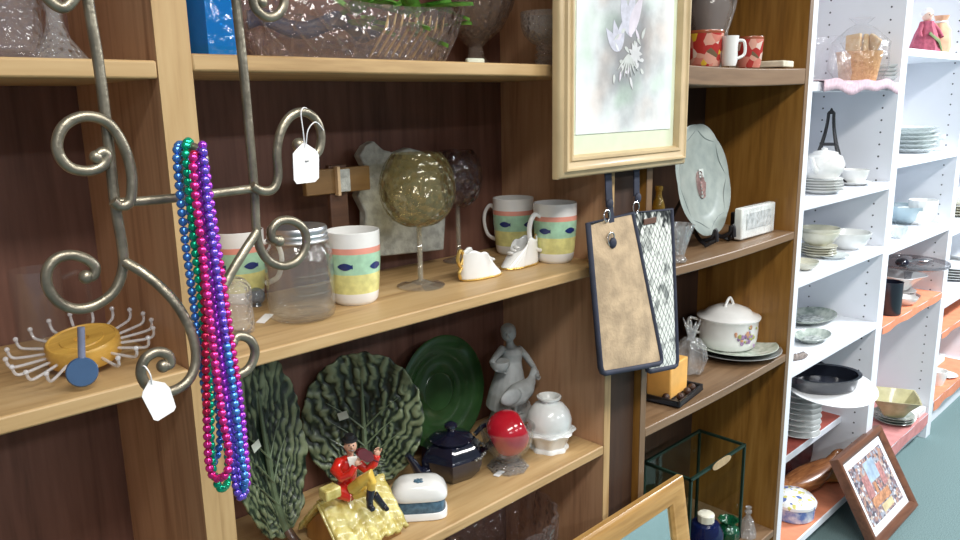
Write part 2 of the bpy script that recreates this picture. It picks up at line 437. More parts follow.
smoke = glass('smoky pressed glass', (.93, .89, .88), .36, .06, 1.0, 55, .07, (.60, .53, .52), 'voronoi')
P = along(345, .165, ZT2); s = scl(P)
xl = along(226, .165, ZT2).x; xr = along(458, .165, ZT2).x
t = thing('cut_glass_bowl', 'long oval cut glass bowl filled with green leaves on the top shelf', 'bowl', V(((xl+xr)/2, .165, P.z)))
hl = (xr-xl)/2; hb = hat(P, 3)
def boat(u, v, k=1.0):
    a = 2*PI*u; e = .76+.24*v**.8; flute = 1+.025*math.cos(24*a)*v
    return (hl*e*flute*k*math.cos(a), .105*e*flute*k*math.sin(a), hb*v+.012*v*v*math.cos(2*a))
mb = MB().grid(lambda u, v: boat(u, v), 72, 10, wrap=True)
mb.lathe([(0, 0), (1, 0)], 72, 0, Matrix.Diagonal((hl*.76, .105*.76, 1, 1)))
mb.build('body', smoke, t, solid=.006)
for i in range(10):                       # raised cut ribs crossing on the near wall
    mb = MB()
    for sg in (-1, 1):
        pts = []
        for k in range(9):
            v = .06+.86*k/8; u = .53+.047*i+sg*.05*(k/8-.5)
            pts.append(V(boat(u, v, 1.012)))
        mb.tube(pts, .0022, 6)
    mb.build('cut_rib', smoke, t)
leafm = pm('artificial green leaf', (.16, .42, .07), .4, var=.35, scale=60)
stemm = pm('straw coloured stem', (.62, .46, .20), .6, var=.2)
def leafmesh(mb, M, L, W, mi=0, curl=.25, th=.0009):
    def fn(sgn):
        return lambda u, v: M @ V((L*u, W*math.sin(PI*u**.8)*(2*v-1)*(1-.25*u), curl*L*(u*u)*-.5+abs(2*v-1)*W*.25+sgn*th))
    mb.grid(fn(1), 8, 4, mi); mb.grid(fn(-1), 8, 4, mi)
t2 = thing('artificial_sprig', 'green artificial leaf sprig lying in the long cut glass bowl', 'plant', V(((xl+xr)/2+.02, .165, P.z+.012)))
rnd = random.Random(3)
for i in range(20):
    mb = MB(); x = rnd.uniform(-.02, .17); y = rnd.uniform(-.05, .05)
    M = Matrix.Translation((x, y, hb*.36+rnd.uniform(0, .07))) @ Matrix.Rotation(rnd.uniform(0, 6.28), 4, 'Z') @ Matrix.Rotation(rnd.uniform(-.7, .2), 4, 'Y')
    leafmesh(mb, M, rnd.uniform(.07, .11), rnd.uniform(.014, .022)); mb.build('leaf', leafm, t2)
for i in range(9):
    x = -.01+.016*i
    MB().tube([(x, -.03, .003), (x+.012, -.062, hb*.45), (x+.03, -.05, hb*.72)], [.002, .0028, .0015], 6).build('stem', stemm, t2)
navy = pm('dark navy ribbon', (.02, .025, .06), .5)
o = MB().grid(lambda u, v: (.30*(u-.5), .018*math.sin(9*u)+.02, .03*v+.01*math.sin(14*u)), 40, 3).build('navy_ribbon', navy, solid=.002)
put(o, V(((xl+xr)/2-.03, .19, P.z+hb*.52))); tag(o, 'dark navy ribbon lying among the leaves in the long glass bowl', 'ribbon')

P = along(476, .24, ZT2); s = scl(P)
amb = glass('smoky brown pressed glass', (.84, .78, .73), .35, .08, 1.0, 70, .22, (.42, .34, .29), 'voronoi')
vessel('glass_compote', amb, 'flared smoky brown glass compote behind the end of the long bowl', 'compote', P, 42*s, .17,
       [(0, 0), (.42, 0), (.4, .06), (.2, .16), (.16, .28), (.3, .36), (.62, .5), (.86, .75), (1, 1), (.95, 1), (.8, .75), (.55, .53), (.1, .4), (0, .4)], 48, mod=lambda a, r, z: 1+.03*math.cos(16*a))
P = along(474, .05, ZT2)
o = MB().prism([(-.024, -.007), (-.006, -.012), (.018, -.010), (.026, .002), (.01, .010), (-.015, .008)], 0, .010).build('crumpled_tag', pm('greenish white paper', (.62, .64, .52), .7), bevel=.003)
put(o, P); tag(o, 'small crumpled pale paper tag lying on the top shelf edge', 'tag')
P = along(546, .10, ZT2); s = scl(P)
vessel('ribbed_glass_goblet', crystal, 'ribbed clear glass goblet at the right end of the top shelf', 'goblet', P, 25*s, hat(P, 12),
       [(0, 0), (.55, 0), (.58, .03), (.4, .08), (.5, .13), (.32, .18), (.46, .24), (.3, .29), (.44, .35), (.36, .40), (.6, .46), (.86, .58), (1, .75), (1.02, 1), (.97, 1), (.93, .75), (.8, .6), (.5, .5), (0, .46)], 40)

# ------------------------------------------------------------------ centre bookcase, middle shelf
coral = pm('coral glaze', (.80, .34, .26), .22, var=.06, coat=.4)
mint = pm('mint green glaze', (.40, .66, .47), .22, var=.1, coat=.4, scale=60)
yel = pm('lemon yellow glaze', (.73, .70, .28), .22, var=.12, coat=.4, scale=60)
fishb = pm('navy blue glaze', (.012, .03, .16), .3, coat=.4)
P = on(356, 301, ZM); s = scl(P); R = 26.5*s; h = hat(P, 230)
MUGM = [china, yel, mint, coral, fishb]
def mug(loc, rz, label):
    t = thing('fish_mug', label, 'mug', loc, rz, 'striped fish mugs')
    rr = lambda f: R*(.80+.20*min(1, f*1.5)**.6) if f < .66 else R*1.0
    pr = [(0, 0), (R*.72, 0), (rr(.0)*.99, .003)]
    for f, m in ((.06, 0), (.17, 1), (.25, 1), (.34, 1), (.44, 2), (.53, 2), (.62, 2), (.72, 3), (.80, 0), (.9, 0), (1.0, 0)): pr.append((rr(f), h*f, m))
    pr += [(R*.985, h*1.006), (R*.95, h), (R*.95, h*.6), (R*.78, h*.06), (0, h*.05)]
    mb = MB().lathe(pr, 40)
    for k in range(5):
        a0 = k*PI*.4+.3; ln = .30
        def fn(u, v, a0=a0):
            w = (math.sin(PI*u)**.8 if u < .85 else .35+(u-.85)*2)*.05
            a = a0+ln*(u-.5)*2; z = h*(.555+w*(2*v-1)+.012*math.sin(a0*9))
            r = rr(z/h)+.0007; return (r*math.cos(a), r*math.sin(a), z)
        mb.grid(fn, 10, 3, 4)
    mb.build('body', MUGM, t)
    MB().tube(spline([(R*.96, 0, h*.80), (R*1.28, 0, h*.84), (R*1.55, 0, h*.70), (R*1.58, 0, h*.5), (R*1.38, 0, h*.3), (R*.92, 0, h*.22)], 6), .0042, 10, flat=1.3).build('handle', china, t)
    return t
m0 = mug(P, .95, 'striped fish mug right of the mason jar, tallest in view')
clone(m0, on(242, 300, ZM), 'striped fish mug half hidden behind the mason jar', -.6)
q = along(518, .235, ZM); q.x = min(q.x, 1.351-R)
clone(m0, q, 'striped fish mug at the back, behind the mug beside the white booties', 1.9)
q2 = along(555, .10, ZM); q2.x = min(q2.x, 1.351-R)
clone(m0, q2, 'striped fish mug with its handle towards the white booties, nearest the hanging bags', PI-.35+.25)

# mason jar
P = on(303, 317, ZM); s = scl(P); R = 33*s; h = hat(P, 226)
t = thing('mason_jar', 'clear glass mason jar with grey zinc lid near the shelf edge', 'jar', P)
jarg = glass('jar glass', (.985, .99, .985), .30, .04, .45, 45, .035, (.90, .94, .93))
mb = MB().lathe([(0, .003), (R*.8, 0), (R*.95, .005), (R, .014), (R, h*.66), (R*.97, h*.74), (R*.84, h*.80), (R*.82, h*.86), (R*.79, h*.86), (R*.80, h*.80), (R*.93, h*.73), (R*.96, h*.6), (R*.95, .016), (R*.8, .008), (0, .009)], 48)
mb.build('body', jarg, t)
mb = MB()
for k in range(3):
    mb.tube([(R*1.005*math.cos(a), R*1.005*math.sin(a), h*(.32+.1*k)) for a in [-2.2+.1*j for j in range(14-3*abs(k-1))]], .0013, 6)
mb.build('embossing', jarg, t)
mb = MB().lathe([(R*.83, h*.845), (R*.9, h*.845), (R*.92, h*.86), (R*.9, h*.875), (R*.87, h*.885), (R*.89, h*.9), (R*.89, h*.915), (R*.86, h*.93), (R*.88, h*.945), (R*.88, h*.98), (R*.85, h*1.0), (R*.6, h*1.005), (0, h*1.005)], 48)
mb.build('lid', zinc, t, label='grey zinc screw lid')

# little glass candle jar and stopper behind the beads
P = on(240, 333, ZM); s = scl(P); R = 15*s; h = hat(P, 277)
vessel('glass_votive', crystal, 'small clear glass votive jar right behind the beads', 'jar', P, R, h, [(0, 0), (.8, 0), (.95, .04), (1, .2), (.93, .5), (.98, .75), (.9, .86), (.6, .95), (.3, 1), (0, 1)], 28, mod=lambda a, r, z: 1+.03*math.cos(9*a))
P = on(257, 306, ZM); s = scl(P)
o = MB().ell((0, 0, 10*s), 9*s).lathe([(0, 0), (5*s, 0), (3*s, 4*s), (0, 4*s)], 16).build('glass_stopper', glass('grey glass', (.6, .65, .7), .35, .05, body=.3, bodycol=(.4, .44, .5)))
put(o, P); tag(o, 'small grey glass ball stopper between votive jar and mason jar', 'stopper')
P = on(265, 321, ZM)
o = MB().box((0, 0, .001), (.030, .016, .0008), 0, Matrix.Rotation(-.25, 4, 'Y')).build('price_tag', paper); o.data.transform(Matrix.Translation((0, 0, .0035)))
put(o, P, .5); tag(o, 'small white price tag lying on the shelf left of the mason jar', 'tag')

# grey stone plaque and wooden cross at the back
stone = pm('grey rough stone', (.36, .37, .34), .9, var=.22, scale=60, bump=.6, bscale=120)
pts = [(366, 258), (366, 212), (358, 196), (368, 172), (360, 156), (366, 146), (374, 141), (384, 150), (396, 153), (410, 148), (424, 152), (436, 160), (443, 180), (446, 215), (444, 250)]
mb = MB(); pxprism(mb, pts, .255, .024)
o = mb.build('stone_plaque', stone, bevel=.003); b = onY(405, 256, .267); b.z = ZM+H
zmin = min((v.co.z for v in o.data.vertices)); 
for v in o.data.vertices:
    if v.co.z < ZM+H+.012: v.co.z = ZM+H
rebase(o, b); tag(o, 'irregular grey stone plaque standing behind the crackle glass goblet', 'plaque')
cw = wood('dark stained wood', [(.3, (.05, .022, .012)), (.7, (.12, .055, .03))], 'X', .5)
a = onY(305, 171, .215); b2 = onY(371, 195, .215)
zt, zb = a.z, onY(305, 197, .215).z; xc = onY(340, 183, .215).x
t = thing('wooden_cross', 'dark wooden cross with a pale centre plate behind the tall fish mug', 'cross', V((xc, .222, ZM+H)))
wid = b2.x-a.x; zc = (zt+zb)/2-(ZM+H); th = zt-zb
MB().box(((a.x+b2.x)/2-xc, 0, zc), (wid, .014, th)).build('arm', wood('amber brown wood', [(.3, (.10, .05, .015)), (.7, (.20, .11, .035))], 'X', .5), t, bevel=.002)
MB().box((0, .004, (zc+.0)/2+.004), (.040, .012, zc+.05)).build('upright', cw, t, bevel=.002)
xs = onY(345, 183, .21).x-xc
MB().box((xs, -.010, zc), (.024, .006, th*.9)).build('centre_plate', stone, t, bevel=.001, label='pale grey centre plate')
MB().box((xs-.015, -.010, zc), (.006, .012, th*1.15)).build('trim_strip', pm('light raw wood', (.52, .36, .20), .6), t)

# crackle goblets with twisted stems
crk = glass('olive gold crackle glass', (.86, .83, .72), .34, .05, .9, 60, .06, (.42, .36, .16), 'voronoi')
smk = glass('plum smoke crackle glass', (.80, .74, .75), .34, .06, .8, 60, .05, (.3, .24, .24), 'voronoi')
stemg = glass('twisted clear stem', (.97, .96, .93), .42, .05, body=.12, bodycol=(.78, .75, .66))
def goblet(P, R, hs, ht, rf, label, bm, squash=1.0):
    t = thing('crackle_goblet', label, 'goblet', P, 0, 'crackle glass goblets')
    MB().lathe([(0, 0), (rf, 0), (rf, .0025), (rf*.5, .006), (rf*.15, .013), (0, .013)], 36).build('foot', stemg, t)
    mb = MB()
    for k in range(3):
        mb.tube([(.0034*math.cos(2*PI*k/3+z*26*PI), .0034*math.sin(2*PI*k/3+z*26*PI), .011+(hs-.011)*z) for z in [i/60 for i in range(61)]], .0027, 6)
    mb.build('stem', stemg, t)
    hb = ht-hs; pr = [(.003, hs)]
    for i in range(1, 13):
        f = i/12; a = PI*(.06+.72*f); pr.append((R*math.sin(a)*squash, hs+hb*(1-math.cos(PI*.78*f))/(1-math.cos(PI*.78))))
    pr += [(pr[-1][0]*.97, ht)] + [(r*.96, z) for r, z in reversed(pr[1:-1])] + [(0, hs+.004)]
    MB().lathe(pr, 40).build('bowl', bm, t)
    return t
P = on(421, 286, ZM); s = scl(P)
goblet(P, 37.5*s, hat(P, 226), hat(P, 153), 24*s, 'large olive gold crackle glass goblet with twisted stem, nearer the shelf edge', crk)
P = along(459, .262, ZM); s = scl(P)
goblet(P, 25*s, hat(P, 207), hat(P, 150), 16*s, 'smaller dark smoky crackle goblet behind the olive gold one', smk)

# pair of white china booties
def bootie(loc, rz, label, s):
    t = thing('china_bootie', label, 'ornament', loc, rz, 'white china booties with gold trim')
    def body(u, v):                      # u round, v up
        a = 2*PI*u; x, y = math.cos(a), math.sin(a)
        L = (.062-.022*v**1.2); W = .026*(1-.12*v); cx = -.017*v**1.1
        top = .066+.004*math.sin(5*a)*v
        zz = top*v if x < .25 else top*v*(1-.50*((x-.25)/.75)**.8)
        return ((cx+L*x)*s, W*y*(1.12 if x > .3 else .95)*s, (zz+.003)*s)
    mb = MB().grid(body, 40, 12, wrap=True)
    mb.lathe([(0, .003*s), (1, .003*s)], 40, 0, Matrix.Diagonal((.062*s, .0255*s, 1, 1)))
    mb.build('shoe', china, t, solid=.003)
    MB().tube([(.063*s*math.cos(2*PI*i/36), .0275*s*math.sin(2*PI*i/36)*(1.1 if math.cos(2*PI*i/36) > .3 else .95), .003*s) for i in range(36)], .0026*s, 8, closed=True).build('sole', gold, t)
    mb = MB()
    for k in range(3): mb.ell(((.014+.011*k)*s, 0, (.050-.0055*k)*s), (.005*s, .012*s, .004*s), 0, 10, 6)
    mb.build('laces', china, t)
    mb = MB().tube(spline([(-.062*s, 0, .03*s), (-.074*s, 0, .052*s), (-.066*s, 0, .074*s), (-.056*s, 0, .062*s), (-.063*s, 0, .04*s)], 5), .0042*s, 8)
    mb.tube(spline([(-.063*s, 0, .034*s), (-.074*s, -.004*s, .022*s), (-.070*s, -.004*s, .008*s)], 4), .004*s, 8)
    mb.build('bow', gold, t, label='gold bow at the heel')
    return t
P = on(481, 277, ZM); sc_ = 1.0
bootie(P, 0.0, 'white china bootie with gold heel bow, left one beside the goblet foot', .86)
P2 = on(520, 266, ZM)
bootie(P2, PI, 'white china bootie with gold heel bow, right one in front of the fish mug', .86)

# ------------------------------------------------------------------ centre bookcase, bottom shelf
leafg, nt, b_ = _new('green leaf glaze')
at_ = N(nt, 'ShaderNodeAttribute', attribute_name='glaze'); r_ = ramp(nt, [(.26, (.007, .017, .010)), (.44, (.030, .050, .027)), (.54, (.10, .135, .072)), (.80, (.19, .23, .13))])
nt.links.new(at_.outputs['Fac'], r_.inputs[0]); nt.links.new(r_.outputs[0], b_.inputs['Base Color']); b_.inputs['Roughness'].default_value = .45; b_.inputs['Coat Weight'].default_value = .12
leafd = pm('deep green leaf rib glaze', (.10, .14, .08), .3, var=.3, coat=.3)
def leaf_plate(name, label, M, a, b, seed, ruf=.012, dish=.16, stem=True):
    t = thing(name, label, 'plate', M=M, group='green leaf shaped plates')
    def wr(th, r):
        x, y = math.cos(th)*r, math.sin(th)*r
        nx = noise.noise(V((x*5+seed, y*5, 0))); ny = noise.noise(V((x*11+seed, y*11, 3)))
        d = math.atan2(x, y+1.0)                      # ribs fan out from the stem end
        g = math.sin(d*42+4.5*nx+6*abs(x)*(1 if d > 0 else -1)+3*r)+.7*math.sin(d*13-9*r+5*ny)
        return g+.9*ny
    def fn(u, v):
        th = 2*PI*u; r = .02+.98*v
        R = 1+ruf*math.sin(17*th+seed)+ruf*.6*math.sin(29*th+2*seed)
        x, y = a*r*R*math.cos(th), b*r*R*math.sin(th)
        return (x, y, dish*a*(v**2.0)+.0017*wr(th, r)*min(1, v*2.5)+.003*math.sin(th*9+seed)*v**3)
    NU, NV = 240, 40
    mb = MB().grid(fn, NU, NV, wrap=True)
    o = mb.build('leaf', leafg, t, solid=.004)
    at = o.data.attributes.new('glaze', 'FLOAT', 'POINT')       # where the pale glaze sits on the moulded ridges
    for i in range(len(o.data.vertices)):
        v = (i % (NV+1))/NV; q = wr(2*PI*(i//(NV+1))/NU, .02+.98*v)
        at.data[i].value = .5+.28*(q-.55+.65*v*v-.9*math.exp(-((v-.1)/.35)**2))
    mb = MB().tube(spline([(0, -b*.97, dish*a+.004), (0, -b*.6, dish*a*.45), (0, -b*.2, .008), (0, b*.25, .008), (0, b*.6, dish*a*.3+.004)], 5), [.007*(1-i/24) +.0012 for i in range(21)], 8)
    for k in range(3):
        for sg in (-1, 1):
            y0 = -b*.66+b*.26*k
            mb.tube([(0, y0, .012+dish*a*.2*(k < 1)), (sg*a*.30, y0+b*.24, .009+dish*a*.05), (sg*a*.60, y0+b*.42, dish*a*.36+.003)], [.0022, .0014, .0006], 6)
    mb.build('midrib', leafd, t)
    if stem: MB().tube(spline([(0, -b*.94, dish*a+.006), (0, -b*1.04, dish*a+.018), (a*.1, -b*1.1, dish*a+.016)], 4), [.009]*8+[.006], 10).build('stem', pm('brown stem glaze', (.10, .06, .045), .25, coat=.5), t)
    lab = MB().box((0, 0, 0), (.020, .016, .0008)).build('price_sticker', pm('grey paper sticker', (.50, .55, .48), .8), t)
    lab.location = (-a*.33, b*.08, dish*a*.12+.012); lab.rotation_euler = (0, 0, .25)
    return t
base = on(318, 459, ZB); base.y = min(base.y, .24); r = hat(base, 356)/2*.95
leaf_plate('leaf_plate', 'round dark green ruffled leaf plate behind the rooftop figurine', standing(base+V((0, 0, .004)), r*1.06, -.62, .12), r*.90, r*1.03, 1.3)
base = on(267, 530, ZB); base.y = min(max(base.y, .07), .2); r = hat(base, 366)/2
leaf_plate('leaf_plate', 'narrow tall dark green leaf platter leaning beside the left post', standing(base+V((0, 0, .004)), r*1.06, .36, .10), r*.54, r*1.03, 4.2, dish=.22)
# smooth green plate
gpl = pm('bottle green glaze', (.022, .062, .018), .2, var=.25, scale=12, coat=.3)
base = along(445, .26, ZB); r = hat(base, 340)/2*1.0
t = thing('green_plate', 'glossy bottle green round plate standing behind the teapot', 'plate', M=standing(base+V((0, 0, .003)), r*1.02, .04, .13))
MB().lathe([(0, -.004), (r*.6, -.004), (r*.64, 0), (r*.97, .016), (r, .020), (r*.97, .021), (r*.66, .007), (r*.6, .002), (r*.35, .0015), (r*.33, .003), (r*.3, .0015), (0, .0015)], 64).build('plate', gpl, t)
MB().lathe([(r*.58, -.009), (r*.62, -.009), (r*.62, -.003), (r*.58, -.003)], 48, close=True).build('foot_ring', gpl, t)

# teapot
P = on(452, 474, ZB); s = scl(P); R = 34*s; h = hat(P, 437)
t = thing('teapot', 'glossy blue black faceted teapot between green plate and red apple', 'teapot', P, .35)
oct8 = lambda a, r, z: (math.cos(PI/6)/math.cos(((a+PI/6) % (PI/3))-PI/6))*.98+.0
pr = [(0, 0), (R*.66, 0), (R*.70, .004), (R*.92, h*.25), (R*1.0, h*.45), (R*1.02, h*.6), (R*.86, h*.82), (R*.62, h*.95), (R*.6, h*.98), (0, h*.98)]
MB().lathe(pr, 60, 0, None, oct8, ).build('body', black_gl, t, sharp=.45)
mb = MB().lathe([(R*.62, h*.96), (R*.64, h*1.0), (R*.5, h*1.08), (R*.2, h*1.14), (R*.10, h*1.18), (R*.12, h*1.22), (R*.19, h*1.28), (R*.19, h*1.34), (R*.1, h*1.40), (0, h*1.41)], 36)
mb.build('lid', black_gl, t)
d = V((-.80, -.60, 0)).normalized(); d = Matrix.Rotation(-.35, 3, 'Z') @ V((-.72, .10, 0)).normalized()
MB().tube(spline([d*R*.78+V((0, 0, h*.30)), d*R*1.10+V((0, 0, h*.36)), d*R*1.28+V((0, 0, h*.62)), d*R*1.48+V((0, 0, h*.90))], 6), [.014-.008*i/18 for i in range(19)], 14).build('spout', black_gl, t)
d2 = -d
MB().tube(spline([d2*R*.85+V((0, 0, h*.86)), d2*R*1.2+V((0, 0, h*1.02)), d2*R*1.55+V((0, 0, h*.85)), d2*R*1.5+V((0, 0, h*.5)), d2*R*.92+V((0, 0, h*.32))], 6), .0055, 10, flat=1.4).build('handle', black_gl, t)
silv = pm('pewter grey decoration', (.26, .26, .25), .3, .6, var=.3, scale=120)
mb = MB()
for k in (-2, -1):
    a0 = k*PI/3+PI/6-.35+.35
    for q in range(7):
        aa = a0+(q-3)*.10; rr_ = R*1.0
        mb.ell((rr_*math.cos(aa)*.99, rr_*math.sin(aa)*.99, h*.64+.002*math.sin(q*2)), (.0035, .0035, .003), 0, 8, 5)
mb.build('raised_dots', silv, t)

# apple in footed glass bowl
P = on(508, 467, ZB); s = scl(P); Rf = 20*s; hb = hat(P, 456); ht = hat(P, 426)
t = thing('footed_glass_bowl', 'small footed clear glass bowl holding the red apple', 'bowl', P)
MB().lathe([(0, 0), (Rf, 0), (Rf*1.02, .004), (Rf*.7, .012), (Rf*.40, hb*.55), (Rf*.42, hb*.85), (Rf*.5, hb), (0, hb)], 24, mod=lambda a, r, z: 1+.05*math.cos(8*a)).build('foot', crystal, t, sharp=.4)
Rb = 27*s; bowlg = glass('clear bowl glass', (.985, .99, .99), .30, .04, body=.02, bodycol=(.9, .95, .95))
MB().lathe([(Rf*.3, hb), (Rb*.55, hb+.004), (Rb*.88, hb+(ht-hb)*.4), (Rb, hb+(ht-hb)*.85), (Rb*1.02, ht), (Rb*.97, ht), (Rb*.84, hb+(ht-hb)*.42), (Rb*.5, hb+.008), (0, hb+.006)], 40).build('bowl', bowlg, t)
appler = pm('shiny red apple skin', (.60, .018, .04), .18, scale=14, col2=(.42, .008, .02), coat=.6)
t2 = thing('apple', 'shiny red apple lying in the footed glass bowl', 'apple', P+V((0, 0, hb+.008)))
ra = 23*s; A = Matrix.Rotation(1.15, 4, V((.55, .83, 0)))
def ap(u, v):
    a = 2*PI*u; ph = PI*v; rr_ = ra*(math.sin(ph)**.9 if 0 < v < 1 else 0)*(1+.02*math.cos(5*a)); z = -ra*.92*math.cos(ph)*(1-.30*math.exp(-((math.sin(ph))/.32)**2))
    return Matrix.Translation((0, 0, ra*.93)) @ A @ V((rr_*math.cos(a), rr_*math.sin(a), z))
MB().grid(ap, 40, 24, wrap=True).build('fruit', appler, t2)
top = Matrix.Translation((0, 0, ra*.93)) @ A @ V((0, 0, ra*.62)); d = (A.to_3x3() @ V((0.1, 0, 1))).normalized()
mb = MB().tube([top, top+d*.008, top+d*.016+V((.003, 0, 0))], [.0022, .0016, .0022], 8); mb.build('stalk', pm('brown apple stalk', (.10, .05, .02), .7), t2)
st = MB().lathe([(0, 0), (ra*.34, -.0007), (ra*.34, 0), (0, .001)], 20, 0, Matrix.Translation((0, 0, ra*.93)) @ A @ Matrix.Translation((ra*.1, ra*.05, ra*.74)))
st.build('blossom_patch', pm('russet yellow patch', (.40, .22, .07), .5, var=.3), t2)
P3 = on(499, 474, ZB)
o = MB().box((0, 0, .0012), (.030, .014, .0008), 0, Matrix.Rotation(.05, 4, 'Y')).build('price_tag', paper)
put(o, P3, .3); tag(o, 'small white paper tag lying against the foot of the apple bowl', 'tag')

# white pot
P = on(549, 447, ZB); s = scl(P); Rp = 19*s; h = hat(P, 396)
milk = pm('white milk glass', (.86, .88, .86), .22, var=.03, coat=.5)
t = thing('milk_glass_jar', 'round white milk glass jar on a flared paneled base, right end of bottom shelf', 'jar', P)
MB().lathe([(0, 0), (Rp, 0), (Rp*1.0, .004), (Rp*.9, .010), (Rp*1.08, h*.26), (Rp*1.35, h*.36), (Rp*1.30, h*.39), (0, h*.39)], 48, mod=lambda a, r, z: 1+.05*math.cos(8*a)*(1 if z < .04 else 1.2)).build('base', milk, t)
MB().lathe([(Rp*1.05, h*.36), (Rp*1.17, h*.46), (Rp*1.18, h*.58), (Rp*1.05, h*.72), (Rp*.75, h*.85), (Rp*.48, h*.90), (0, h*.90)], 48).build('globe', milk, t)
MB().lathe([(Rp*.44, h*.89), (Rp*.42, h*.92), (Rp*.62, h*.97), (Rp*.64, h*1.0), (Rp*.56, h*1.01), (Rp*.34, h*.95), (Rp*.30, h*.90)], 40).build('rim', milk, t)

# grey bisque woman with goose
bisq = pm('grey bisque porcelain', (.40, .42, .42), .6, var=.08, scale=60)
YW = .205
Bp = along(512, YW, ZB); s = scl(Bp)
def J(px, py, dy=0): return onY(px, py, YW+dy)-Bp
t = thing('woman_figurine', 'grey bisque figurine of a woman with basket reaching to a goose', 'figurine', Bp)
mb = MB()
zh = max(.02, J(508, 405).z)
mb.lathe([(0, 0), (27*s, 0), (28*s, .006), (25*s, zh*.6), (20*s, zh), (0, zh+.002)], 32, 0, Matrix.Diagonal((1, .8, 1, 1)))
hp = J(510, 367); an = J(508, 404)
mb.tube([an+V((0, .005, -.006)), J(508, 392), J(509, 380), hp, J(511, 360), J(511, 352), J(511, 347)], [21*s, 19*s, 16*s, 12.5*s, 10.5*s, 11.5*s, 8*s], 18)
mb.tube([J(511, 349), J(510, 343), J(509, 336)], [6*s, 3.6*s, 3.6*s], 12)
mb.ell(J(508.5, 333), (7.2*s, 8*s, 8.6*s), 0, 18, 12)
mb.ell(J(508, 330, .006), (8*s, 7.5*s, 7*s), 0, 16, 10); mb.ell(J(508, 328, .018), (4*s, 4*s, 4*s), 0, 12, 8)
mb.ell(J(507.5, 334.5, -.0155), (1.2*s, 1.8*s, 1.8*s), 0, 8, 6)
mb.tube([J(503, 348), J(497, 355, -.004), J(492, 362, -.010), J(497, 370, -.024), J(503, 371, -.026)], [4*s, 3.6*s, 3.2*s, 2.8*s, 2.4*s], 10)
mb.tube([J(518, 348), J(526, 356, -.008), J(533, 366, -.016), J(537, 374, -.022)], [4*s, 3.6*s, 3*s, 2.6*s], 10)
mb.ell(J(537, 375, -.022), (3*s, 3*s, 4*s), 0, 10, 8)
mb.build('woman', bisq, t, remesh=.0022)
mb = MB()
bk = J(500, 364, -.020)
mb.lathe([(0, 0), (7*s, .002), (9.5*s, .012), (9*s, .022), (7.5*s, .020), (0, .016)], 20, 0, Matrix.Translation(bk+V((0, 0, -.014))))
mb.build('basket', bisq, t)
mb = MB()
mb.tube([J(500, 402, -.05), J(508, 400, -.055), J(518, 394, -.055), J(526, 388, -.055), J(531, 381, -.05), J(532, 376, -.045), J(534, 371, -.045), J(538, 372, -.045)], [2*s, 8*s, 11*s, 9*s, 5*s, 3.2*s, 4.2*s, 1.6*s], 14)
mb.ell(J(511, 397, -.075), (14*s, 4*s, 8*s), 0, 14, 8, None)
mb.tube([J(515, 404, -.05), J(515, 411, -.045)], [3*s, 3*s], 8)
mb.build('goose', bisq, t, remesh=.0022)
mb = MB()
for i in range(7):
    a = -PI*.95+i*PI*.15; r0 = 19*s
    mb.tube([J(508, 404)+V((math.cos(a)*r0*.70, math.sin(a)*r0*.70, .055)), J(508, 404)+V((math.cos(a)*r0*.96, math.sin(a)*r0*.96, .004))], [.002, .004], 8)
mb.build('skirt_folds', bisq, t)

def hand(M, k=1.0):
    mb = MB(); mb.ell((0, 0, 0), (.0052*k, .003*k, .0058*k), 0, 12, 8, M)
    for i, (x, ln) in enumerate(((-.0039, .0062), (-.0013, .0075), (.0013, .0071), (.0038, .0058))):
        mb.tube([M @ V((x*k, 0, .004*k)), M @ V((x*1.1*k, -.001*k, (.004+ln*.55)*k)), M @ V((x*1.1*k, -.0035*k, (.004+ln)*k))], [.0014*k, .0013*k, .001*k], 6)
    mb.tube([M @ V((.0045*k, 0, -.002*k)), M @ V((.0075*k, -.001*k, .001*k)), M @ V((.0078*k, -.003*k, .004*k))], [.0016*k, .0014*k, .001*k], 6)
    return mb
hand(Matrix.Translation(J(537, 375.5, -.024)) @ Matrix.Rotation(2.6, 4, 'Y'), 1.1).build('hand', bisq, t)
hand(Matrix.Translation(J(504, 370, -.030)) @ Matrix.Rotation(1.5, 4, 'Y'), 1.1).build('hand', bisq, t)
mb = MB()
for dx in (-2.4, 2.4): mb.ell(onY(508+dx, 332.2, YW-.0145)-Bp, (1.1*s, .8*s, .7*s), 0, 8, 6)
mb.tube([onY(506.5, 337.6, YW-.0145)-Bp, onY(508, 338.1, YW-.016)-Bp, onY(509.8, 337.6, YW-.0145)-Bp], .6*s, 6)
mb.build('face', bisq, t)
# rooftop figurine: little thatched house with a fiddling man
YF = .105
A = onY(319, 506, YF); Bq = onY(380, 479, YF); E1 = onY(353, 539, YF-.068)
rz = (A.z+Bq.z)/2; ez = rz-.070; bz = ZB+H
x0, x1 = A.x, Bq.x+.006; base = V(((x0+x1)/2, YF, bz))
t = thing('rooftop_figurine', 'ceramic figurine of a red coated fiddler sitting on a yellow thatched roof', 'figurine', base)
thatch = pm('pale yellow thatch glaze', (.74, .66, .26), .25, scale=55, col2=(.46, .36, .08), coat=.4, bump=.3)
brick = wood('brown plank glaze', [(.3, (.20, .085, .02)), (.7, (.42, .22, .06))], 'Z', .3)
L = (x1-x0)/2; zr = rz-bz; ze = ez-bz; hw = .070
mb = MB(); mb.prism([(-hw*.84, 0), (hw*.84, 0), (hw*.84, ze+.004), (0, zr-.008), (-hw*.84, ze+.004)], -L*.92, L*.92, 0, Matrix(((0, 0, 1, 0), (1, 0, 0, 0), (0, 1, 0, 0), (0, 0, 0, 1))))
mb.build('house', brick, t)
mb = MB()
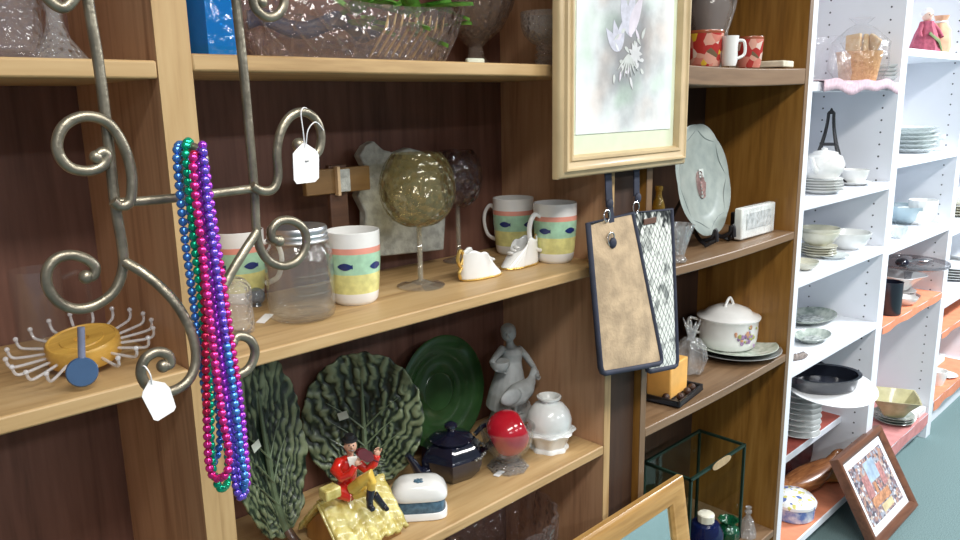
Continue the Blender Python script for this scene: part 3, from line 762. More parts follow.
for sg in (-1, 1):
    def rf(u, v, sg=sg):
        y = -sg*hw*1.02*v; wave = .0040*math.sin(u*42)*v
        step = .0050*((v*4+.25*math.sin(u*17)) % 1)
        return (-L+2*L*u, y, zr+.002-(zr-ze+.006)*v+step+wave)
    mb.grid(rf, 40, 24)
mb.build('roof', thatch, t, solid=.009)
MB().tube([(-L*1.02+2.04*L*i/16, 0, zr+.004+.0014*math.sin(i*2.2)) for i in range(17)], .006, 8).build('ridge', thatch, t)
MB().tube([(-L*1.01, -hw*1.03, ze-.004), (-L*1.01, 0, zr+.001), (-L*1.01, hw*1.03, ze-.004)], .004, 8).build('gable_trim', thatch, t)
def K(px, py, Y=None): return onY(px, py, YF-.0 if Y is None else Y)-base
s = scl(A)
ch = K(330, 492, YF-.028); MB().box(ch+V((0, 0, 0)), (.032, .026, .020), 0).build('chimney', thatch, t, bevel=.003)
redc = pm('glossy red coat glaze', (.62, .022, .012), .15, var=.15, coat=.7)
skin = pm('painted skin tone', (.62, .36, .25), .4, var=.05); hairk = pm('black painted hair', (.012, .012, .014), .35)
whi = pm('white painted shirt', (.80, .77, .70), .3); ylt = pm('ochre trouser glaze', (.68, .46, .08), .25, coat=.5); bootm = pm('black boot glaze', (.015, .015, .022), .15, coat=.6)
pel = K(347, 488); che = K(347, 466); shl = K(338, 461, YF+.0); shr = K(358, 463, YF-.018)
mb = MB()
mb.tube([K(350, 496, YF-.02), pel, K(347, 478), che, K(348, 459), K(349, 456)], [8*s, 10.5*s, 10*s, 11*s, 9*s, 4*s], 16)
mb.tube([K(340, 461), K(335, 470, YF-.012), K(342, 478, YF-.03), K(350, 474, YF-.04), K(355, 466, YF-.042)], [5.5*s, 5.4*s, 4.8*s, 4.2*s, 3.6*s], 12)
mb.tube([shr, K(367, 470, YF-.03), K(374, 464, YF-.04), K(377, 455, YF-.043)], [5*s, 5*s, 4.4*s, 4.0*s], 12)
mb.tube([pel, K(340, 492, YF-.012), K(352, 497, YF-.03)], [8*s, 8*s, 6*s], 12)
mb.build('red_coat', redc, t, remesh=.0016)
mb = MB().tube([K(350, 458), K(350, 452)], 3.6*s, 10); mb.ell(K(350.5, 446, YF-.006), (6.3*s, 6.6*s, 7.6*s), 0, 18, 12)
mb.ell(K(352, 447.5, YF-.020), (1.3*s, 1.8*s, 1.7*s), 0, 8, 6)
mb.ell(K(344.5, 447, YF-.002), (1.2*s, 1.6*s, 2*s), 0, 8, 6)
mb.build('head', skin, t, remesh=.0012)
mb = MB().ell(K(349.5, 442.5, YF+.001), (7*s, 7.2*s, 5*s), 0, 16, 10); mb.lathe([(0, 0), (8.5*s, 0), (8*s, 2*s), (5.6*s, 2.5*s), (5*s, 6*s), (0, 6.5*s)], 20, 0, Matrix.Translation(K(349.5, 440, YF-.002)))
mb.build('black_hat', hairk, t)
mb = MB()
for dx in (-2.2, 2.2): mb.ell(K(351.2+dx, 445.5, YF-.0165), (.9*s, .7*s, .8*s), 0, 8, 6)
mb.tube([K(348.5, 450.3, YF-.017), K(351, 451, YF-.019), K(354, 450.2, YF-.017)], .5*s, 6)
mb.build('face_paint', hairk, t)
mb = MB().hexa([K(347, 457, YF-.0195), K(357, 456, YF-.0195), K(357, 470, YF-.024), K(352, 475, YF-.024)], [K(347, 457, YF-.010), K(357, 456, YF-.010), K(357, 470, YF-.012), K(352, 475, YF-.012)]); mb.build('shirt_front', whi, t, bevel=.001)
fid = pm('dark maroon fiddle', (.12, .012, .02), .2, coat=.6)
mb = MB(); c0 = K(365, 455, YF-.047)
Mf = Matrix.Translation(c0) @ Matrix.Rotation(.7, 4, 'Y') @ Matrix.Rotation(PI/2, 4, 'X')
mb.prism([(10*s*math.cos(a)*(1-.18*math.cos(2*a+PI)), 6.5*s*math.sin(a)*(1-.25*math.exp(-(math.cos(a)/.3)**2))) for a in [2*PI*i/28 for i in range(28)]], -.0035, .0035, 0, Mf)
mb.tube([Mf @ V((8*s, 0, 0)), Mf @ V((20*s, 0, .001))], [.0022, .0016], 8); mb.build('fiddle', fid, t)
hand(Matrix.Translation(K(377.3, 453.2, YF-.043)) @ Matrix.Rotation(-.3, 4, 'Y'), 1.15).build('hand', skin, t)
hand(Matrix.Translation(K(357, 463, YF-.046)) @ Matrix.Rotation(.7, 4, 'Y'), .95).build('hand', skin, t)
mb = MB().tube([K(352, 489, YF-.03), K(362, 481, YF-.055), K(371, 474, YF-.070), K(372, 482, YF-.072), K(371, 490, YF-.068)], [6.2*s, 6*s, 5.5*s, 5*s, 4.2*s], 12)
mb.tube([K(354, 494, YF-.028), K(366, 491, YF-.046), K(374, 494, YF-.055)], [6*s, 5.4*s, 4.4*s], 12)
mb.build('trousers', ylt, t, remesh=.0015)
mb = MB().tube([K(371, 489, YF-.068), K(369.5, 500, YF-.070), K(370, 507, YF-.070), K(373, 509.5, YF-.082)], [4.6*s, 3.8*s, 3.8*s, 3*s], 12)
mb.tube([K(374, 494, YF-.056), K(380, 502, YF-.062), K(385, 508, YF-.066), K(387, 509, YF-.076)], [4.4*s, 3.8*s, 3.6*s, 2.8*s], 12)
mb.build('boots', bootm, t, remesh=.0014)

# small white box with a blue band
P = on(420, 513, ZB); s = scl(P); w = 28*s; h = hat(P, 477)
blu = pm('slate blue glaze', (.10, .19, .27), .35, scale=120, col2=(.055, .11, .17), bump=.4)
t = thing('trinket_box', 'small white china trinket box with slate blue front beside the rooftop figurine', 'box', P, -.68)
def dome(k, y0, y1, zz):
    return [(-w*k, y0), (w*k, y0), (w*k, y1), (-w*k, y1)]
def ring(k, n=32): return [(w*k*math.copysign(abs(math.cos(2*PI*i/n))**.45, math.cos(2*PI*i/n)), w*.62*k*math.copysign(abs(math.sin(2*PI*i/n))**.6, math.sin(2*PI*i/n))) for i in range(n)]
def loft(levels, mi=0, mb=None):
    mb = mb or MB(); prev = None; rings = []
    for k, z in levels:
        rings.append([mb.bm.verts.new(V((x, y, z))) for x, y in ring(k)])
    n = len(rings[0])
    for a, b in zip(rings, rings[1:]):
        for i in range(n): mb._f((a[i], a[(i+1) % n], b[(i+1) % n], b[i]), mi)
    mb._f(list(reversed(rings[0])), mi); mb._f(rings[-1], mi)
    return mb
loft([(.92, 0), (.98, .002), (.98, h*.16), (.93, h*.2)]).build('base', china, t)
loft([(.90, h*.19), (.92, h*.22), (.90, h*.50), (.88, h*.53)]).build('blue_band', blu, t, label='slate blue band')
loft([(.97, h*.52), (1.0, h*.56), (1.0, h*.66), (.90, h*.82), (.70, h*.95), (.40, h*1.0)]).build('lid', china, t)
mb = MB()
for i in range(7): mb.ell((.0055*math.cos(i*.9)*(i > 0)*1.3, -w*.24+.004*math.sin(i*.9)*(i > 0)*1.2, h*.985), (.0042, .0035, .0025), 0, 8, 5)
mb.build('blue_flower', blu, t)

# glass bowl under the bottom shelf
P = along(497, .15, ZL); s = scl(P); h = hat(P, 510)
vessel('cut_glass_bowl', smoke, 'dark cut glass bowl in the shadow below the bottom shelf', 'bowl', P, 60*s, h, [(0, 0), (.42, 0), (.45, .04), (.8, .4), (.98, .8), (1, 1), (.95, 1), (.76, .43), (.4, .1), (0, .1)], 60, mod=lambda a, r, z: 1+.03*math.cos(20*a))

# ------------------------------------------------------------------ hanging picture
ob = onY(563, 177, -.05); ox = onY(690, 158, -.05)
px0, px1, pz0 = ob.x, ox.x, (ob.z+ox.z)/2; W = px1-px0; PH = W*1.22
t = thing('framed_print', 'cream framed floral print hanging in front of the dividing post', 'picture', V(((px0+px1)/2, -.022, pz0-.010)))
fr = pm('cream gold painted frame', (.55, .415, .235), .35, var=.08, scale=14); mat_ = pm('pale green mat board', (.66, .71, .53), .9, var=.03)
bw = W*.096
def frame_rail(mb, W, PH, prof, mi=0):
    """mitred frame from a profile of (inset, proud) pairs, hanging face to -y"""
    loops = []
    for i, d in prof:
        loops.append([mb.bm.verts.new(V((sx*(W/2-i), -d, z))) for sx, z in ((-1, i), (1, i), (1, PH-i), (-1, PH-i))])
    n = len(loops)
    for a in range(n):
        A, B = loops[a], loops[(a+1) % n]
        for k in range(4): mb._f((A[k], A[(k+1) % 4], B[(k+1) % 4], B[k]), mi)
    return mb
frame_rail(MB(), W, PH, [(0, .001), (0, .012), (.004, .017), (bw*.28, .020), (bw*.34, .026), (bw*.42, .026), (bw*.52, .021), (bw*.72, .019), (bw*.78, .023), (bw*.9, .022), (bw, .012), (bw, .001)]).build('frame', fr, t)
MB().box((0, -.005, PH/2), (W-2*bw+.004, .006, PH-2*bw+.004)).build('mat', mat_, t, label='pale green mat board')
m, nt, b = _new('watercolour flowers')
tc = N(nt, 'ShaderNodeTexCoord'); mp = N(nt, 'ShaderNodeMapping'); mp.inputs['Location'].default_value = (-.5, 0, -.42); mp.inputs['Scale'].default_value = (1, 0, 1)
nt.links.new(tc.outputs['Generated'], mp.inputs['Vector'])
gr = N(nt, 'ShaderNodeVectorMath', operation='LENGTH'); nt.links.new(mp.outputs[0], gr.inputs[0])
nz = N(nt, 'ShaderNodeTexNoise', Scale=14, Detail=6); nt.links.new(tc.outputs['Object'], nz.inputs['Vector'])
ad = N(nt, 'ShaderNodeMath', operation='MULTIPLY_ADD'); ad.inputs[1].default_value = .55; nt.links.new(nz.outputs[0], ad.inputs[0]); nt.links.new(gr.outputs['Value'], ad.inputs[2])
mr = ramp(nt, [(.38, (.26, .27, .28)), (.53, (.44, .46, .46)), (.66, (.68, .71, .70)), (.80, (.84, .86, .86))]); nt.links.new(ad.outputs[0], mr.inputs[0])
n2 = N(nt, 'ShaderNodeTexNoise', Scale=9, Detail=2); nt.links.new(tc.outputs['Object'], n2.inputs['Vector'])
r2 = ramp(nt, [(.35, (.78, .90, .80)), (.5, (.93, .93, .95)), (.66, (.98, .86, .82))]); nt.links.new(n2.outputs[0], r2.inputs[0])
mu = N(nt, 'ShaderNodeMix', data_type='RGBA', blend_type='MULTIPLY'); mu.inputs[0].default_value = 1
nt.links.new(mr.outputs[0], mu.inputs[6]); nt.links.new(r2.outputs[0], mu.inputs[7]); nt.links.new(mu.outputs[2], b.inputs['Base Color']); b.inputs['Roughness'].default_value = .7
print_m = m
lav = pm('lavender wing wash', (.52, .52, .60), .7, var=.10, scale=80); lav2 = pm('pale lilac wash', (.62, .57, .64), .7, var=.1); gry = pm('grey leaf wash', (.54, .56, .54), .7, var=.15); wht = pm('white petal wash', (.62, .62, .63), .7)
pw = W-2*bw-W*.07; pb = bw+W*.085; ph = PH-2*bw-W*.16
mb = MB().box((0, -.009, pb+ph/2), (pw, .002, ph)); mb.build('print', print_m, t)
mb = MB()
NW = [0]
def wing(cx, cz, L, Wd, ang, mi):
    pts = [(L*u, Wd*math.sin(PI*u**.75)) for u in [i/10 for i in range(11)]]+[(L*u, -Wd*.7*math.sin(PI*u**.75)) for u in [i/10 for i in range(9, 0, -1)]]
    M = Matrix.Translation((cx, -.0102, cz)) @ Matrix.Rotation(-ang, 4, 'Y') @ Matrix.Rotation(PI/2, 4, 'X')
    NW[0] += 1; mb.prism(pts, 0, .0002+.000025*NW[0], mi, M)
zc = pb+ph*.56
for a_, mi in ((1.9, 0), (1.45, 0), (1.1, 1)): wing(.005, zc-.03, .10, .018, a_, mi)
for a_, mi in ((1.9, 0), (2.4, 0), (1.4, 0)): wing(-.03, zc-.06, .065, .015, a_, mi)
rn = random.Random(8)
for i in range(26):
    wing(rn.uniform(-.05, .06), pb+ph*.36+rn.uniform(-.04, .06), rn.uniform(.015, .03), rn.uniform(.003, .006), rn.uniform(0, 6.28), rn.choice((1, 2, 2, 3)))
for i in range(9): wing(.025, pb+ph*.40, .026, .006, i*.7, 3)
for i in range(7): wing(.0, pb+ph*.40, .05, .003, -2.4+.27*i, 2)
mb.build('painted_flowers', [lav, lav2, gry, wht], t)

# ------------------------------------------------------------------ hanging bags
suede = pm('tan suede', (.44, .325, .205), .9, var=.22, scale=22, bump=.4, bscale=160); navyt = pm('navy binding tape', (.022, .026, .048), .7, var=.2)
def bag(name, label, quad, Yt, Yb, th, face):
    """soft flat pouch, quad = TL TR BR BL pixels, hung at Yt and swung out to Yb at the foot"""
    P4 = [onY(*quad[0], Yt), onY(*quad[1], Yt), onY(*quad[2], Yb), onY(*quad[3], Yb)]
    base = (P4[2]+P4[3])/2; P4 = [p-base for p in P4]
    t = thing(name, label, 'bag', base)
    n = (P4[1]-P4[0]).cross(P4[3]-P4[0]).normalized(); n = n if n.y < 0 else -n
    def fn(sg):
        def f(u, v):
            p = (P4[0]*(1-u)+P4[1]*u)*(1-v)+(P4[3]*(1-u)+P4[2]*u)*v
            bul = (math.sin(PI*u)*math.sin(PI*min(1, v*.9+.08)))**.5 if 0 < u < 1 and v < 1 else 0
            return p+n*sg*(th*bul+.0005)
        return f
    mb = MB().grid(fn(1), 16, 30, 0); mb.grid(fn(-1), 16, 30, 0); mb.build('pouch', face, t)
    ed = []
    q = P4
    def cor(a, b, c, r=.014):
        return [b+(a-b).normalized()*r, b+((a-b).normalized()+(c-b).normalized())*r*.28, b+(c-b).normalized()*r]
    loop = [q[0], q[1]]+cor(q[1], q[2], q[3])+cor(q[2], q[3], q[0])
    MB().tube(loop, .0062, 10, closed=True).build('binding', navyt, t)
    return t, P4, base, n
def eyelet(t, base, px, py, Y, r, mtl, name='ring', wire=.0016):
    c = onY(px, py, Y)-base
    MB().tube([c+V((r*math.cos(a), -.001*math.sin(a*2), r*math.sin(a)*1.25)) for a in [2*PI*i/24 for i in range(24)]], wire, 8, closed=True).build(name, mtl, t)
def strap(t, base, pts, Y, w, mtl, name='strap'):
    P = [onY(x, y, Y)-base for x, y in pts]
    mb = MB(); mb.hexa([p+V((-w/2, 0, 0)) for p in P]+[p+V((w/2, 0, 0)) for p in reversed(P)], [p+V((-w/2, .003, 0)) for p in P]+[p+V((w/2, .003, 0)) for p in reversed(P)])
    mb.build(name, mtl, t)
snake_m, nt, b = _new('snakeskin scales')
tc = N(nt, 'ShaderNodeTexCoord'); mp = N(nt, 'ShaderNodeMapping'); mp.inputs['Scale'].default_value = (1.35, .3, .85); mp.inputs['Rotation'].default_value = (0, .785, 0); nt.links.new(tc.outputs['Object'], mp.inputs[0])
vo = N(nt, 'ShaderNodeTexVoronoi', Scale=62); vo.feature = 'DISTANCE_TO_EDGE'; vo.inputs['Randomness'].default_value = .16; nt.links.new(mp.outputs[0], vo.inputs['Vector'])
rr0 = ramp(nt, [(.03, (.03, .035, .035)), (.09, (.78, .80, .76))]); nt.links.new(vo.outputs[0], rr0.inputs[0])
nz = N(nt, 'ShaderNodeTexNoise', Scale=26, Detail=2); nt.links.new(tc.outputs['Object'], nz.inputs[0])
r3 = ramp(nt, [(.33, (.30, .31, .31)), (.46, (.98, .98, .96))]); nt.links.new(nz.outputs[0], r3.inputs[0])
mu = N(nt, 'ShaderNodeMix', data_type='RGBA', blend_type='MULTIPLY'); mu.inputs[0].default_value = 1; nt.links.new(rr0.outputs[0], mu.inputs[6]); nt.links.new(r3.outputs[0], mu.inputs[7])
nt.links.new(mu.outputs[2], b.inputs['Base Color']); b.inputs['Roughness'].default_value = .35
t, q, base, n = bag('snakeskin_pouch', 'black and white snakeskin print pouch hanging behind the tan suede one', [(631, 213), (671, 209), (677, 366), (647, 372)], -.012, -.046, .005, snake_m)
strap(t, base, [(637, 96), (637, 160), (637, 196)], -.012, .020, navyt); eyelet(t, base, 636, 208, -.018, .011, chrome)
cq = onY(650, 221, -.020)-base; MB().box(cq, (.050, .003, .014)).build('brown_label', pm('brown leather label', (.12, .055, .035), .6), t, bevel=.001)
MB().ell(onY(638, 198, -.014)-base, (.011, .005, .012), 0, 14, 8).build('leather_tab', navyt, t)
t, q, base, n = bag('suede_pouch', 'tan suede pouch with navy binding hanging in front of the snakeskin one', [(588, 224), (632, 213), (662, 363), (601, 374)], -.032, -.092, .007, suede)
strap(t, base, [(607, 96), (608, 160), (610, 207)], -.014, .022, navyt); strap(t, base, [(611, 207), (613, 240)], -.038, .018, navyt, 'snap_tab')
eyelet(t, base, 607, 216, -.040, .010, chrome); eyelet(t, base, 611, 239, -.048, .011, chrome)
MB().ell(onY(613, 243, -.05)-base, (.011, .006, .012), 0, 16, 8).build('snap_button', navyt, t)
MB().ell(onY(610, 204, -.036)-base, (.011, .005, .011), 0, 14, 8).build('leather_tab', navyt, t)
# rail in the gap that carries the straps
a = onY(609, 97, .004); b2 = onY(637, 97, .016)
o = MB().tube([V((1.372, -.010, a.z)), V((1.508, -.006, a.z))], .005, 10).build('strap_rail', metal_rod)
tag(rebase(o, V((1.44, -.008, a.z))), 'thin metal rail across the gap behind the framed print', 'rail')

# ------------------------------------------------------------------ right brown bookcase
fruit = spots('painted fruit pattern', [(0, (.42, .035, .03)), (.28, (.62, .22, .17)), (.5, (.66, .34, .26)), (.68, (.72, .56, .48)), (.78, (.70, .45, .04)), (.88, (.16, .11, .06))], 46, .2)
rimr = pm('red brown rim glaze', (.34, .09, .04), .2, coat=.5)
for px, hwid, ty, Y, lab in ((704, 18, 31, .09, 'red bowl painted with peaches beside the cream framed print'), (748, 13.5, 37, .07, 'smaller red cup painted with peaches behind the white mug handle')):
    P = along(px, Y, .083); s = scl(P); R = hwid*s; h = hat(P, ty)
    t = thing('fruit_bowl', lab, 'bowl', P)
    MB().lathe([(0, 0), (R*.8, 0), (R*.88, h*.1), (R*.96, h*.5), (R, h*.92)]+[(R*.93, h*.92), (R*.9, h*.5), (R*.75, h*.1), (0, h*.08)], 40).build('body', fruit, t)
    MB().lathe([(R*1.0, h*.91), (R*1.03, h*.95), (R*1.0, h*1.0), (R*.93, h*1.0), (R*.92, h*.91)], 40, close=True).build('rim', rimr, t)
P = along(729, .03, .083); s = scl(P); R = 8*s; h = hat(P, 36)
t = thing('white_mug', 'white mug with a twisted handle between the two fruit painted bowls', 'mug', P, -.9)
MB().lathe([(0, 0), (R*.8, 0), (R, h*.2), (R*.95, h*.6), (R*1.05, h), (R*.95, h), (R*.85, h*.5), (0, h*.1)], 32).build('body', china, t)
MB().tube(spline([(R, 0, h*.85), (R*1.7, 0, h*.8), (R*1.8, 0, h*.4), (R, 0, h*.25)], 5), .004, 8).build('handle', china, t)
P = along(708, .22, .083); s = scl(P)
smg = glass('smoke grey glass', (.80, .76, .74), .35, .06, .4, 30, .45, (.42, .38, .36))
t = thing('smoky_pitcher', 'tall smoky grey pitcher with a twisted handle behind the fruit bowls', 'pitcher', P, -.2)
R = 21*s
MB().lathe([(0, 0), (R*.6, 0), (R*.65, .01), (R*.5, .05), (R*.7, .11), (R, .17), (R*.9, .22), (R*.5, .26), (R*.6, .30), (R*.55, .30), (R*.4, .26), (R*.5, .1), (0, .02)], 40).build('body', smg, t)
MB().tube(spline([(R*.5, 0, .26), (R*1.2, 0, .27), (R*1.65, .0, .21), (R*1.45, .005, .15), (R*1.1, 0, .11), (R*1.3, 0, .08)], 6), .008, 10).build('handle', smg, t)
P = along(774, .05, .083); s = scl(P)
o = MB().box((0, 0, .011), (.086, .16, .018)).build('white_box', pm('cream cardboard', (.68, .62, .48), .7), bevel=.003); o.data.transform(Matrix.Translation((0, 0, 0)))
put(o, P+V((0, .04, 0)), .1); tag(o, 'flat cream cardboard box lying at the right of the fruit bowls', 'box')

# plate on easel
c = onY(704, 181, .14); s = scl(c); r = 54*s*1.02
gplate = pm('grey green transferware', (.34, .38, .35), .3, scale=26, col2=(.26, .30, .28), coat=.3); pinkg = pm('faded pink transfer', (.42, .28, .27), .4, var=.2, scale=90); gline = pm('grey line transfer', (.19, .22, .21), .4)
base = along(707, .10, -.404)
Mp = standing(base+V((0, 0, .022)), r, .06, .20)
t = thing('display_plate', 'large grey green scalloped plate standing on a black easel', 'plate', M=Mp)
sc8 = lambda a, rr_, z: 1+(.035*abs(math.sin(4*a))-.02)*(rr_ > r*.7)
MB().lathe([(0, -.003), (r*.6, -.003), (r*.97, .012), (r, .016), (r*.97, .017), (r*.66, .004), (r*.6, .001), (0, .001)], 96, 0, None, sc8).build('plate', gplate, t)
mb = MB(); rn = random.Random(5)
pts = []
for i in range(25):
    a = i*1.05; q = r*(.02+.011*i); pts.append((q*math.cos(a)*.55, q*math.sin(a)-.01, .0016+.0004*(i % 2)))
mb.tube(spline(pts, 3), [.002+.0035*abs(math.sin(i*.9)) for i in range(73)], 6, flat=.2); mb.build('rose_transfer', pinkg, t)
mb = MB()
for k in range(8):
    pts = []
    for i in range(9):
        a = k*PI/4+PI/4*i/8; pts.append(((.90-.10*math.sin(PI*i/8))*r*math.cos(a), (.90-.10*math.sin(PI*i/8))*r*math.sin(a), .0128-.003*math.sin(PI*i/8)))
    mb.tube(pts, .0017, 5)
mb.build('scroll_transfer', gline, t)
st = MB().box((.012, .02, .003), (.028, .024, .001)).build('price_sticker', pm('grey sticker', (.46, .5, .47), .8), t)
P = along(708, .115, -.404)
t = thing('plate_easel', 'black wooden easel holding up the grey green plate', 'easel', P)
for sx in (-.05, .05):
    MB().tube(spline([(sx, -.055, .012), (sx, -.050, .045), (sx, -.036, .018), (sx*.9, .01, .02), (sx*.5, .075, .15)], 5), .006, 8).build('arm', black_m, t)
    MB().tube([(sx, -.05, .014), (sx*1.3, -.03, .0), (sx, .0, .012)], .006, 8).build('foot', black_m, t)
MB().tube([(-.05, .02, .03), (.05, .02, .03)], .005, 8).build('cross_bar', black_m, t)
MB().tube([(0, .075, .15), (0, .15, .004)], .005, 8).build('rear_leg', black_m, t)
# amber bottle, crystal, candle, small picture
P = along(657, .11, -.404); s = scl(P); h = hat(P, 186)
amber = glass('amber glass', (.75, .55, .15), .35, .05, body=.3, bodycol=(.45, .28, .04))
vessel('amber_bottle', amber, 'slim amber glass bottle just above the snakeskin pouch', 'bottle', P, .017, h, [(0, 0), (1, 0), (1, .05), (1, .7), (.75, .8), (.45, .86), (.45, .93), (.6, .94), (.6, 1), (0, 1)], 24)
P = on(682, 262, -.404); P.y = max(P.y, .03); s = scl(P); h = hat(P, 224)
vessel('crystal_vase', crystal, 'fluted crystal vase in front of the easel plate', 'vase', P, 15*s, h, [(0, 0), (.62, 0), (.66, .05), (.45, .14), (.6, .4), (.85, .75), (1.05, 1), (.98, 1), (.75, .7), (.4, .2), (0, .18)], 48, mod=lambda a, r_, z: 1+.07*math.cos(12*a), sharp=.4)
P = on(734, 233, -.404); P.y = .10; P = along(734, .10, -.404); s = scl(P)
t = thing('black_candle', 'short black candle in a grey cup left of the small white picture', 'candle', P)
MB().lathe([(0, 0), (.016, 0), (.017, .03), (.015, .031), (0, .031)], 24).build('cup', pm('dark grey metal', (.09, .09, .1), .4, .5), t)
MB().lathe([(0, .028), (.012, .028), (.0125, .070), (.009, .073), (0, .072)], 24).build('wax', black_m, t)
MB().tube([(0, 0, .071), (.001, 0, .082)], .001, 6).build('wick', black_m, t)
A = onY(741, 235, .05); P = V((A.x, .05, -.404+H)); s = scl(P); x1 = onY(774, 230, .05).x-A.x
t = thing('small_picture', 'small white plastic wrapped picture at the right end of the curved shelf', 'picture', P+V((x1/2, 0, 0)))
hh = hat(P, 209)
MB().box((0, .012, hh/2), (x1, .024, hh), 0).build('block', pm('white plaster frame', (.80, .82, .78), .4, var=.1, bump=.3), t, bevel=.004)
MB().box((0, -.0005, hh*.55), (x1*.72, .002, hh*.52)).build('image', pm('faint grey house sketch', (.74, .76, .74), .4, scale=60, col2=(.42, .45, .44)), t)
wrap = glass('clear plastic wrap', (.96, .96, .97), .16, .12, .8, 50)
MB().grid(lambda u, v: (x1*1.06*(u-.5), -.006+.004*math.sin(7*u+5*v), hh*1.12*v), 16, 12).build('plastic_wrap', wrap, t)

# tureen on plates
flo = [china, pm('lilac flower glaze', (.32, .20, .36), .3, var=.3, scale=90), pm('olive leaf glaze', (.36, .38, .12), .3, var=.3, scale=90), pm('rust flower glaze', (.50, .26, .16), .3, var=.3)]
P = on(735, 352, -.80); s = scl(P); R = 44*s
dz = .008; silver = pm('grey metal plate', (.55, .56, .55), .3, .7)
o = MB().lathe(plate_prof(R, .018), 56).build('serving_plate', [silver]); put(o, P); tag(o, 'wide grey metal plate, lowest under the floral tureen', 'plate')
Pb = P+V((0, 0, .010)); grn = pm('mottled green white china', (.66, .70, .63), .2, scale=40, col2=(.36, .43, .35), coat=.4)
o = MB().lathe(plate_prof(R*.92, .020), 56).build('serving_plate', [grn]); put(o, Pb); tag(o, 'pale green mottled plate directly beneath the floral tureen', 'plate')
Pt = on(727, 349, -.80); Pt.z = Pb.z+.006; s = scl(Pt); Rb = 29*s; hb = hat(Pt, 316); hl = hat(Pt, 299)
t = thing('soup_tureen', 'white lidded tureen painted with lilac flowers on two plates', 'tureen', Pt, 0)
MB().lathe([(0, 0), (Rb*.84, 0), (Rb*.90, .005), (Rb*.96, hb*.3), (Rb*.98, hb*.6), (Rb*.98, hb*.88), (Rb*1.05, hb), (Rb*.98, hb), (Rb*.9, hb*.5), (0, hb*.1)], 48).build('body', china, t)
MB().lathe([(Rb*1.04, hb), (Rb*1.05, hb+.003), (Rb*.80, hb+(hl-hb)*.22), (Rb*.70, hb+(hl-hb)*.42), (Rb*.40, hb+(hl-hb)*.62), (0, hb+(hl-hb)*.70)], 48).build('lid', china, t)
zt = hb+(hl-hb)*.62
MB().tube(spline([(-.030, 0, zt-.006), (-.014, 0, zt+.018), (.002, 0, zt+.026), (.018, 0, zt+.012), (.032, 0, zt-.008)], 5), .0045, 10).build('lid_handle', china, t)
for sg in (-1, 1):
    MB().tube(spline([(sg*Rb*.95, 0, hb*.85), (sg*Rb*1.30, 0, hb*.92), (sg*Rb*1.32, 0, hb*.6), (sg*Rb*.97, 0, hb*.4)], 5), .0045, 8).build('side_handle', china, t).rotation_euler = (0, 0, -.9 if sg < 0 else .4)
mb = MB(); rn = random.Random(11)
for k in range(34):
    a = -2.02+rn.gauss(0, .20); z = hb*(.5+rn.gauss(0, .15)); rad = rn.uniform(.004, .009)
    Mq = Matrix.Rotation(a, 4, 'Z') @ Matrix.Translation((Rb*1.0, 0, z)) @ Matrix.Rotation(PI/2, 4, 'Y')
    mb.ell((0, 0, 0), (rad, rad*.8, .0016), rn.choice((0, 0, 1, 1, 2)), 8, 4, Mq)
mb.build('painted_flowers', [flo[1], flo[2], flo[3]], t)

# candle block on black tray
P = on(671, 402, -.80); s = scl(P); P.y = max(P.y, .062)
P = along(669, .085, -.80); s = scl(P)
t = thing('candle_tray', 'black square tray under the orange candle block', 'tray', P, .15)
tw, td = .104, .074
mb = MB(); mb.box((0, 0, .003), (tw*1.5, td*1.7, .006))
for sx in (-1, 1): mb.box((sx*tw*.75, 0, .009), (.006, td*1.7+.006, .016))
for sy in (-1, 1): mb.box((0, sy*td*.85, .009), (tw*1.5+.006, .006, .016))
mb.build('tray', black_m, t, bevel=.001)
mb = MB()
wax = pm('honey orange wax', (.86, .46, .12), .35, var=.1, scale=16); 
t2 = thing('candle_block', 'honey orange block candle standing on the black tray', 'candle', P+V((-.006, .004, .007)), .12)
ch_ = hat(P, 361)
MB().box((0, 0, ch_/2), (.108, .072, ch_)).build('wax', wax, t2, bevel=.004)
MB().tube([(0, 0, ch_-.001), (.002, 0, ch_+.012)], .0014, 6).build('wick', paper, t2)
cone = pm('dark brown seed pod', (.055, .022, .012), .5, var=.4, scale=160, bump=.8, bscale=200)
for k, (x, y) in enumerate(((-.066, -.020), (-.040, -.049), (.008, -.049), (.044, -.048), (.064, -.012))):
    o = MB().ell((0, 0, .010), (.0105, .0105, .0105), 0, 12, 8).build('seed_pod', cone); w_ = Matrix.Rotation(.15, 4, 'Z') @ V((x, y, 0))
    put(o, P+w_+V((0, 0, .006)), k); tag(o, ('dark seed pod at the left side of the orange candle', 'dark seed pod at the front left corner of the orange candle', 'dark seed pod before the middle of the orange candle', 'dark seed pod at the front right corner of the orange candle', 'dark seed pod beside the right face of the orange candle')[k], 'seed pod', 'seed pods around the candle')
P = along(690, .14, -.80); s = scl(P); h = hat(P, 318)
t = thing('crystal_ornament', 'glittering crystal pineapple ornament behind the orange candle', 'ornament', P)
MB().lathe([(0, 0), (.036, 0), (.040, .01), (.046, .04), (.040, .08), (.026, .10), (0, .104)], 14, mod=lambda a, r_, z: 1+.12*math.cos(7*a+z*150)).build('body', crystal, t, sharp=.2)
mb = MB()
for k in range(9):
    a = k*.7; mb.tube(spline([(.006*math.cos(a), .006*math.sin(a), .10), (.014*math.cos(a), .014*math.sin(a), h*.8), (.026*math.cos(a), .026*math.sin(a), h*(.9+.1*(k % 2)))], 4), [.004]*6+[.003, .002, .001], 6)
mb.build('leaves', crystal, t)

